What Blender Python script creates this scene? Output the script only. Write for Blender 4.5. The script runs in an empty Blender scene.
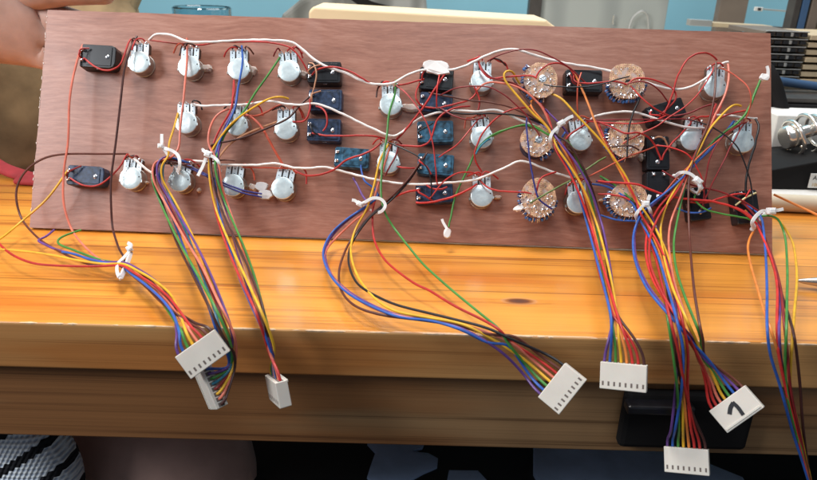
import bpy, bmesh, math, random
from mathutils import Vector, Matrix
from math import radians, sin, cos, pi
random.seed(7)
MM = 0.001
scene = bpy.context.scene
COL = scene.collection

# ------------------------------------------------------------------ measurements (mm)
POTS = [(67.6, 110.0, 1.4), (100.4, 108.4, -0.4), (132.9, 107.7, 3.0), (165.8, 107.5, 8.9), (232.8, 87.6, 2.9), (291.2, 105.1, -1.1), (441.7, 106.4, -3.7), (100.9, 71.0, 3.1), (133.9, 70.7, -1.8), (165.7, 69.3, 1.9), (232.8, 49.6, 2.4), (292.2, 68.0, 7.9), (355.5, 68.6, 9.0), (426.5, 71.3, -10.2), (459.1, 71.0, -2.2), (67.6, 33.4, -3.5), (99.2, 33.0, -7.9), (133.5, 31.2, -4.5), (165.6, 30.5, -9.0), (293.2, 30.0, 2.2), (354.6, 28.1, 6.3)]
JACKS = [(40.5, 113.0, 23.3, 15.5, -1.5, 'k'), (38.3, 34.0, 23.9, 12.9, -1.5, 'n'), (188.7, 107.4, 21.7, 14.2, 1.5, 'k'), (190.3, 88.9, 21.7, 14.2, 1.5, 'n'), (190.3, 69.2, 21.8, 14.9, 0.5, 'n'), (209.1, 51.7, 22.3, 12.9, -2.5, 'b'), (261.7, 105.5, 22.0, 14.9, -2.5, 'k'), (261.9, 89.6, 21.4, 12.9, -4.5, 'n'), (262.2, 70.6, 23.3, 14.2, 3.5, 'b'), (263.1, 49.2, 23.3, 13.6, -1.5, 'b'), (262.9, 30.6, 23.9, 12.9, 4.5, 'n'), (357.1, 107.3, 23.9, 14.9, 0.5, 'k'), (410.2, 89.1, 24.6, 12.3, 19.5, 'k'), (405.0, 61.6, 22.0, 14.9, -88.5, 'k'), (405.5, 38.9, 21.4, 14.9, -88.5, 'k'), (431.1, 29.8, 21.4, 13.6, -80.5, 'k'), (461.8, 28.7, 21.4, 14.9, -82.5, 'k')]
ROTARY = [(328.2, 104.8, 11.1, 12.1, 0), (383.1, 106.0, 11.8, 11.8, 1), (326.5, 65.2, 11.1, 10.8, 2), (382.9, 68.7, 11.8, 12.7, 3), (328.3, 29.1, 11.5, 13.1, 4), (384.9, 29.6, 12.4, 11.1, 5)]
JUMPERS = [
 ('white', 1.0, [(72.9, 125.2, 8.0), (75.8, 128.2, 9.2), (82.0, 128.8, 10.3), (89.0, 127.8, 11.3), (98.1, 123.7, 12.3), (103.6, 122.8, 13.3), (111.3, 123.2, 13.0), (120.9, 124.0, 12.6), (133.7, 125.4, 12.3), (138.1, 125.9, 11.9), (149.7, 126.4, 11.5), (166.0, 126.0, 11.4), (172.6, 122.6, 11.4), (182.8, 114.2, 11.4), (192.7, 109.3, 11.4), (202.5, 106.6, 11.4), (212.5, 101.9, 11.7), (222.3, 99.1, 12.3), (231.9, 99.5, 12.9), (235.8, 100.8, 13.5), (241.4, 104.7, 14.1), (250.9, 108.6, 14.3), (257.2, 109.9, 14.1), (270.1, 109.7, 13.9), (279.6, 112.7, 13.7), (289.1, 118.1, 13.5), (292.3, 119.9, 13.3), (298.6, 122.8, 13.1), (305.0, 124.8, 12.9), (311.5, 125.4, 12.7), (321.2, 122.8, 12.5), (340.6, 117.9, 12.4), (359.8, 115.2, 12.6), (379.0, 111.8, 12.8), (391.8, 107.6, 13.0), (404.5, 103.7, 13.2), (414.0, 102.0, 13.3), (423.9, 104.3, 12.3), (433.9, 110.2, 11.3), (440.8, 117.4, 10.3), (445.7, 121.6, 9.2), (450.2, 123.2, 8.0)]),
 ('white', 0.95, [(104.8, 83.2, 9.0), (109.7, 81.8, 9.8), (119.6, 82.3, 10.6), (132.7, 82.8, 11.3), (142.5, 83.6, 12.0), (155.3, 86.0, 12.2), (165.0, 84.4, 12.2), (174.7, 84.0, 12.2), (182.3, 85.6, 12.2), (190.8, 83.9, 12.2), (203.9, 78.5, 12.2), (217.0, 72.4, 12.2), (230.0, 67.0, 12.2), (235.8, 65.3, 12.0), (240.8, 68.8, 11.8), (247.0, 74.3, 11.6), (252.0, 78.4, 11.3), (264.6, 82.8, 11.2), (277.4, 84.2, 11.5), (287.0, 83.8, 11.7), (296.6, 85.0, 12.0), (301.0, 85.4, 12.2), (306.2, 83.3, 12.2), (315.8, 79.1, 12.2), (325.5, 75.9, 12.1), (333.8, 73.3, 12.0)]),
 ('white', 0.95, [(360.6, 78.9, 9.0), (362.1, 83.0, 10.8), (366.7, 84.1, 12.3), (376.1, 86.2, 13.0), (385.5, 86.7, 13.4), (395.0, 84.7, 13.4), (407.9, 81.1, 13.0), (417.6, 78.7, 12.3), (427.8, 78.2, 10.8), (434.3, 78.8, 9.0)]),
 ('white', 0.9, [(441.1, 87.0, 11.0), (450.2, 87.1, 10.5), (460.1, 86.0, 9.8), (468.2, 86.2, 9.0)]),
 ('white', 0.95, [(104.9, 46.0, 8.0), (115.0, 45.8, 9.3), (125.1, 43.9, 10.5), (141.5, 43.9, 11.8), (151.1, 44.2, 12.1), (160.6, 45.8, 12.1), (167.1, 44.4, 12.1), (173.5, 43.1, 12.0), (183.0, 43.3, 11.7), (192.5, 44.5, 11.4), (205.4, 41.8, 11.1), (221.5, 38.1, 11.5), (237.6, 35.7, 11.8), (253.5, 35.4, 12.1), (269.3, 36.8, 12.1), (285.1, 38.6, 12.1), (291.4, 40.7, 12.1), (300.8, 44.9, 12.1), (310.2, 49.8, 12.1), (316.5, 52.6, 12.1), (322.9, 51.9, 11.8), (332.6, 48.2, 10.9), (342.4, 45.2, 10.0), (351.0, 43.4, 9.0)]),
 ('white', 0.95, [(68.3, 46.8, 9.0), (73.2, 43.0, 10.8), (78.6, 38.7, 10.8), (83.9, 35.6, 9.0)]),
 ('red', 0.75, [(61.0, 125.5, 8.0), (60.1, 120.5, 10.4), (59.2, 112.4, 12.3), (57.7, 105.2, 13.8), (52.8, 102.4, 13.9), (46.5, 102.5, 12.8), (39.6, 105.5, 11.1), (31.6, 111.3, 9.0)]),
 ('redbrown', 0.7, [(73.5, 125.2, 8.0), (79.8, 123.8, 10.4), (87.1, 122.3, 12.3), (94.2, 122.6, 10.4), (99.9, 124.1, 8.0)]),
 ('red', 0.7, [(102.0, 122.1, 8.0), (110.3, 122.8, 9.7), (120.4, 124.4, 11.0), (130.4, 124.3, 11.9), (140.2, 124.9, 12.2), (151.9, 124.7, 12.2), (158.4, 124.1, 12.2), (166.3, 122.1, 11.9), (170.9, 118.0, 11.0), (174.8, 112.6, 9.7), (178.1, 107.3, 8.0)]),
 ('red', 0.75, [(181.1, 104.7, 10.0), (183.1, 107.3, 11.4), (190.9, 109.8, 12.6), (198.1, 109.4, 13.4), (205.9, 107.1, 13.4), (212.5, 103.7, 13.4), (219.0, 100.0, 12.1), (225.4, 99.2, 10.1), (230.4, 101.7, 8.0)]),
 ('red', 0.75, [(236.3, 100.6, 8.0), (243.4, 101.0, 10.6), (249.8, 103.0, 11.2), (253.6, 104.5, 10.0)]),
 ('red', 0.9, [(266.9, 106.9, 14.0), (262.1, 98.7, 14.8), (258.9, 93.1, 15.4), (253.6, 84.1, 14.4), (246.3, 74.4, 13.4), (240.8, 67.6, 11.3), (237.0, 64.1, 9.0)]),
 ('red', 0.75, [(251.1, 101.8, 10.0), (248.5, 94.6, 11.7), (249.0, 90.2, 13.3), (252.3, 86.3, 11.2), (258.2, 85.8, 9.0)]),
 ('red', 0.75, [(253.6, 86.2, 10.0), (262.0, 85.4, 11.1), (269.6, 86.9, 12.2), (278.4, 89.4, 12.7), (284.7, 91.4, 13.2), (287.3, 96.6, 11.6), (288.6, 101.1, 10.0)]),
 ('brown', 0.7, [(257.2, 96.0, 9.0), (264.3, 94.0, 10.9), (273.2, 92.3, 12.8), (283.5, 90.3, 13.6), (296.8, 89.3, 14.1), (309.6, 86.4, 14.3), (321.8, 81.3, 14.2), (334.1, 74.7, 14.0)]),
 ('black', 0.75, [(258.1, 86.5, 10.0), (264.6, 83.9, 11.8), (271.0, 82.2, 13.2), (283.0, 81.4, 14.1), (296.3, 82.0, 14.6), (309.6, 81.7, 14.9), (321.8, 79.6, 14.7), (331.5, 75.3, 14.0)]),
 ('red', 0.75, [(182.9, 66.6, 10.0), (190.4, 64.8, 12.1), (201.4, 64.6, 13.3), (214.2, 65.2, 13.3), (223.6, 65.4, 11.7), (229.9, 64.8, 9.0)]),
 ('red', 0.8, [(237.1, 61.2, 9.0), (244.9, 60.0, 11.0), (254.5, 60.1, 12.5), (259.4, 63.8, 13.5), (261.1, 71.5, 14.3), (262.8, 76.5, 15.0), (265.9, 80.6, 14.5), (274.1, 85.3, 13.0), (283.8, 87.5, 11.0)]),
 ('red', 0.7, [(238.3, 46.9, 9.0), (243.6, 45.5, 11.9), (250.5, 46.1, 10.0)]),
 ('red', 0.85, [(228.1, 62.5, 9.0), (222.0, 56.6, 10.9), (215.9, 52.9, 12.4), (208.4, 50.5, 13.0), (204.0, 47.8, 12.9), (200.3, 44.0, 11.8), (195.2, 41.4, 11.3), (187.0, 38.8, 11.3), (178.5, 39.4, 9.9), (170.9, 43.1, 8.0)]),
 ('redbright', 0.9, [(251.3, 23.9, 10.0), (256.4, 23.6, 11.1), (263.3, 24.8, 12.1), (275.9, 28.7, 12.1), (285.3, 33.8, 11.1), (289.8, 37.2, 10.0)]),
 ('redbright', 0.9, [(230.6, 22.3, 14.0), (234.9, 25.1, 13.7), (241.0, 28.3, 13.0), (248.5, 31.3, 11.7), (253.6, 32.0, 10.0)]),
 ('red', 0.75, [(321.7, 87.3, 14.0), (312.8, 85.9, 14.2), (305.9, 83.4, 14.2), (298.4, 77.3, 14.2), (291.7, 68.5, 13.9), (288.2, 60.3, 13.3), (287.6, 53.0, 11.5), (292.8, 45.2, 9.0)]),
 ('red', 0.75, [(290.4, 41.3, 9.0), (295.4, 35.2, 11.7), (304.0, 32.6, 13.8), (313.3, 32.1, 15.0), (320.3, 32.2, 14.9), (326.7, 30.8, 14.0)]),
 ('red', 0.75, [(339.0, 45.9, 14.0), (334.2, 44.2, 16.4), (328.2, 40.6, 18.4), (326.3, 33.4, 17.9), (326.2, 30.3, 17.0)]),
 ('red', 0.75, [(288.0, 116.9, 12.0), (290.0, 110.7, 13.1), (295.8, 104.9, 14.1), (303.9, 105.7, 15.1), (314.6, 106.8, 16.1), (322.1, 106.9, 17.1), (325.1, 105.0, 18.0)]),
 ('red', 0.7, [(324.6, 105.9, 17.0), (327.0, 110.4, 17.6), (331.3, 113.7, 18.0), (336.6, 116.0, 16.5), (343.3, 115.4, 15.0), (348.2, 112.6, 13.1), (350.7, 108.2, 11.0)]),
 ('salmon', 0.8, [(287.3, 96.8, 11.0), (289.1, 99.7, 12.5), (292.5, 102.1, 13.6), (297.7, 102.6, 14.3), (302.8, 102.1, 15.1), (313.5, 99.4, 15.8), (321.5, 94.3, 16.1), (329.7, 85.9, 15.7), (335.1, 73.8, 15.0)]),
 ('darkred', 0.75, [(288.9, 122.4, 8.0), (288.4, 116.6, 11.0), (291.9, 109.2, 13.8), (297.0, 105.2, 14.3), (303.4, 104.0, 14.8), (311.8, 101.9, 14.0), (318.5, 98.5, 13.0)]),
 ('red', 0.7, [(285.8, 100.0, 13.0), (288.5, 95.0, 12.5), (290.0, 90.7, 11.9), (289.0, 85.0, 11.0)]),
 ('red', 0.7, [(350.0, 112.1, 11.0), (349.1, 106.3, 12.5), (352.0, 104.0, 13.8), (362.5, 103.9, 15.3), (372.8, 104.9, 16.8), (377.8, 104.5, 17.0), (382.3, 103.0, 17.0)]),
 ('red', 0.7, [(382.9, 103.4, 17.0), (385.5, 106.8, 16.6), (390.7, 108.1, 16.1), (399.3, 107.4, 15.1), (408.6, 104.8, 14.1), (414.5, 100.3, 13.6), (415.4, 96.6, 13.1), (411.3, 91.5, 12.1), (406.0, 86.4, 11.0)]),
 ('red', 0.75, [(407.3, 85.8, 11.0), (409.7, 91.2, 13.0), (412.6, 100.6, 14.5), (414.0, 107.7, 15.0), (416.3, 113.5, 15.5), (421.5, 121.9, 15.0), (428.7, 126.2, 14.5), (436.8, 126.8, 12.0), (442.6, 123.9, 9.0)]),
 ('darkred', 0.7, [(405.1, 86.7, 10.0), (410.2, 85.1, 11.7), (417.4, 85.6, 13.0), (423.5, 87.0, 13.6), (430.4, 90.8, 13.5), (439.6, 93.9, 13.0)]),
 ('red', 0.75, [(361.8, 81.4, 12.0), (367.6, 78.1, 14.0), (374.5, 74.8, 16.6), (381.4, 70.6, 18.9), (388.2, 72.1, 18.9), (396.1, 70.2, 16.0), (401.9, 65.0, 13.0), (406.2, 56.6, 11.0)]),
 ('red', 0.75, [(406.8, 56.6, 11.0), (407.4, 60.7, 12.8), (412.4, 67.3, 13.0), (419.8, 75.0, 11.6), (426.0, 81.8, 9.0)]),
 ('redbright', 0.9, [(365.8, 41.3, 13.0), (376.4, 40.0, 15.8), (387.5, 39.5, 18.1), (395.1, 37.1, 17.7), (403.6, 34.0, 16.8), (412.5, 32.3, 16.2), (420.8, 31.4, 15.7), (429.0, 31.0, 15.6), (437.5, 30.2, 16.1), (447.2, 27.7, 16.6), (456.9, 23.0, 17.1), (463.7, 17.0, 17.0)]),
 ('redbright', 0.8, [(424.2, 30.1, 12.0), (429.9, 29.5, 13.4), (436.9, 30.8, 14.5), (444.4, 33.6, 14.5), (453.7, 36.4, 13.4), (458.8, 36.4, 12.0)]),
 ('darkred', 0.7, [(406.5, 49.6, 12.0), (413.5, 44.8, 13.5), (422.5, 41.1, 14.6), (432.3, 38.8, 15.1), (440.9, 37.2, 15.6), (450.7, 33.3, 15.8), (458.9, 29.6, 15.7), (467.9, 23.7, 15.0)]),
 ('red', 0.75, [(365.9, 33.0, 13.0), (372.9, 32.6, 15.2), (379.9, 31.6, 16.9), (384.5, 29.1, 18.0)]),
 ('orangered', 1.0, [(137.8, 77.5, 10.0), (142.8, 76.0, 11.3), (150.5, 69.4, 12.4), (155.3, 61.8, 12.2), (159.9, 53.9, 10.7), (165.9, 44.0, 9.0)]),
 ('orangered', 0.8, [(138.3, 76.8, 9.0), (146.4, 76.3, 10.4), (153.0, 78.5, 11.7), (157.7, 82.6, 10.4), (162.5, 84.9, 9.0)]),
 ('red', 0.8, [(170.1, 73.9, 9.0), (175.7, 73.2, 11.1), (179.8, 74.8, 13.0), (181.3, 82.2, 12.6), (180.9, 88.2, 12.0)]),
 ('tan', 0.65, [(178.9, 112.3, 11.0), (181.7, 112.6, 12.3), (184.0, 107.8, 13.3), (184.4, 101.0, 13.5), (183.0, 94.0, 12.9), (180.9, 87.6, 12.0)]),
 ('red', 0.75, [(184.8, 84.1, 11.0), (188.9, 82.9, 12.2), (192.2, 78.6, 13.3), (193.1, 71.6, 12.2), (190.1, 67.9, 11.0)]),
 ('orangered', 0.7, [(171.7, 43.6, 9.0), (163.6, 43.0, 10.3), (157.5, 42.9, 11.5), (149.6, 42.8, 10.8), (139.8, 42.9, 10.0)]),
 ('bluegreen', 0.75, [(297.0, 66.1, 12.0), (293.0, 63.4, 14.9), (289.9, 59.3, 15.5), (288.2, 55.7, 14.0)]),
 ('green', 0.75, [(332.9, 70.1, 14.0), (325.6, 74.4, 15.2), (317.9, 75.2, 15.8), (308.0, 72.6, 14.7), (299.4, 69.2, 13.2), (292.1, 63.6, 11.0), (287.9, 57.2, 9.7), (282.0, 42.9, 9.2), (276.0, 28.0, 9.9), (272.6, 8.9, 11.0)]),
 ('navy', 0.75, [(319.9, 82.8, 14.0), (319.3, 74.8, 16.7), (320.0, 65.4, 18.4), (321.7, 50.7, 19.1), (324.8, 36.4, 19.1), (327.8, 27.2, 18.7), (336.2, 21.7, 18.0)]),
 ('olive', 0.75, [(322.4, 25.0, 18.0), (327.5, 28.2, 19.3), (336.3, 33.6, 19.2), (348.6, 41.0, 16.8), (363.2, 52.0, 15.3), (370.4, 56.6, 14.0)]),
 ('black', 0.75, [(391.6, 98.5, 17.0), (391.0, 94.7, 16.7), (387.2, 87.4, 16.8), (384.4, 79.3, 18.0), (382.7, 70.1, 18.7), (382.1, 56.0, 19.0)]),
 ('darkbrown', 0.7, [(373.0, 62.3, 18.0), (377.7, 62.8, 19.1), (384.3, 63.5, 19.9), (387.6, 61.3, 19.1), (389.9, 60.9, 18.0)]),
 ('black', 0.9, [(466.9, 86.3, 9.0), (467.9, 81.8, 12.0), (465.2, 73.9, 14.8), (463.2, 64.3, 14.3), (460.6, 56.0, 13.8), (459.2, 45.3, 12.5), (459.9, 36.0, 11.0)]),
 ('cream', 0.75, [(466.2, 37.6, 11.0), (458.8, 34.1, 13.4), (453.2, 29.1, 11.0)]),
 ('green', 0.75, [(430.9, 37.5, 11.0), (426.3, 34.5, 12.9), (425.8, 31.7, 14.3), (429.2, 27.3, 15.2), (433.9, 24.5, 15.9), (445.4, 22.1, 16.5), (457.2, 20.6, 16.5), (464.2, 18.4, 16.0)]),
 ('blue', 0.8, [(416.2, 26.3, 10.0), (421.2, 23.7, 11.7), (426.8, 23.0, 13.3), (433.5, 24.4, 12.2), (437.8, 26.9, 11.0)]),
 ('blue', 0.8, [(367.6, 19.8, 12.0), (375.2, 17.4, 13.1), (382.9, 16.4, 13.8), (390.3, 16.6, 14.0)]),
 ('brown', 0.6, [(88.4, 42.8, 12.0), (100.4, 42.8, 13.2), (116.0, 43.6, 14.3), (127.3, 46.6, 13.2), (135.0, 46.5, 12.0)]),
 ('navy', 0.75, [(101.2, 42.9, 10.0), (113.2, 37.7, 12.2), (128.2, 30.5, 13.0), (141.3, 25.8, 11.9), (152.8, 24.1, 9.0)]),
 ('navy', 0.75, [(103.1, 43.6, 10.0), (113.6, 38.7, 11.8), (128.6, 31.9, 12.4), (141.7, 27.5, 11.5), (152.7, 26.1, 9.0)]),
 ('blue', 0.7, [(215.2, 47.0, 9.0), (216.3, 40.3, 10.9), (219.2, 34.9, 12.6), (224.3, 32.4, 11.4), (227.6, 27.3, 10.0)]),
 ('green', 1.0, [(472.0, 114.6, 8.0), (467.8, 105.9, 9.9), (465.1, 100.7, 11.5), (460.7, 90.5, 12.6), (453.6, 81.4, 12.8), (444.4, 74.5, 11.9), (435.5, 65.4, 10.7), (428.5, 57.1, 9.0)]),
 ('blue', 1.0, [(453.4, 84.0, 9.0), (448.1, 76.8, 10.8), (441.6, 69.7, 12.5), (432.9, 60.4, 12.3), (427.9, 55.8, 12.0)]),
 ('purple', 0.75, [(331.5, 86.7, 13.0), (335.8, 81.8, 14.3), (340.9, 77.0, 14.6), (346.2, 70.6, 14.0)]),
 ('red', 0.7, [(65.2, 124.8, 10.0), (64.8, 119.7, 13.0), (64.4, 116.3, 13.0)]),
 ('red', 0.8, [(131.7, 83.2, 10.0), (130.6, 86.0, 11.4), (132.3, 91.2, 11.8), (131.0, 99.4, 11.0)]),
 ('purple', 0.8, [(134.1, 97.1, 10.0), (133.3, 89.5, 11.3), (133.1, 81.2, 12.5), (130.5, 72.5, 12.9), (125.8, 62.7, 12.5), (120.5, 52.9, 12.0)]),
 ('red', 0.75, [(424.5, 81.8, 11.0), (429.6, 85.5, 12.6), (434.7, 85.0, 12.6), (441.1, 88.3, 11.0)]),
 ('red', 0.75, [(459.1, 90.3, 12.0), (451.7, 88.1, 14.1), (443.5, 84.9, 14.1), (438.1, 80.8, 12.0)]),
 ('red', 0.75, [(270.6, 34.3, 12.0), (266.2, 32.0, 13.3), (259.9, 33.0, 13.3), (256.6, 36.3, 12.0)]),
 ('darkred', 0.7, [(238.6, 59.6, 12.0), (237.5, 53.5, 12.9), (234.6, 47.6, 12.9), (231.0, 39.9, 12.0)]),
 ('red', 0.7, [(66.2, 48.4, 12.0), (64.1, 45.6, 12.6), (62.7, 40.3, 13.0), (59.3, 36.2, 13.3), (54.1, 30.2, 13.5), (47.9, 26.8, 13.3), (41.4, 26.6, 13.0), (34.6, 29.0, 12.6), (30.2, 31.6, 12.0)]),
]
BITS = [
 (109.7,110.0,7.9,4.6,-5,'glue'),
 (140.5,109.4,5.3,5.9,-20,'glue'),
 (174.0,107.8,7.2,4.6,-10,'glue'),
 (245.2,87.8,13.2,5.3,-4,'glue'),
 (261.7,111.0,17.8,9.9,-8,'tape'),
 (304.2,30.4,5.3,2.6,0,'glue'),
 (144.6,31.3,5.9,4.6,-30,'glue'),
 (151.1,31.5,9.2,5.9,0,'tapeg'),
 (153.9,26.4,9.9,6.6,-10,'tapeg'),
 (470.7,111.9,5.9,4.6,-10,'tape'),
 (318.2,23.1,11.8,3.9,25,'tape'),
 (271.6,4.7,5.3,7.2,-10,'tape'),
 (402.7,35.8,3.9,3.9,0,'glue'),
 (371.9,30.8,4.6,2.0,0,'glue'),
 (417.4,68.5,4.6,4.6,0,'glue'),
 (397.4,59.9,4.6,5.3,0,'glue'),
 (109.6,28.1,2.6,3.3,0,'glue'),
 (75.4,32.1,2.0,2.0,0,'glue'),
]
TAILS = [[(473.8, 112.7, 12.0), (473.9, 117.3, 12.0), (473.2, 119.9, 12.0)], [(271.5, 7.5, 12.0), (268.8, 11.8, 12.0), (268.1, 13.7, 12.0)]]
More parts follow.
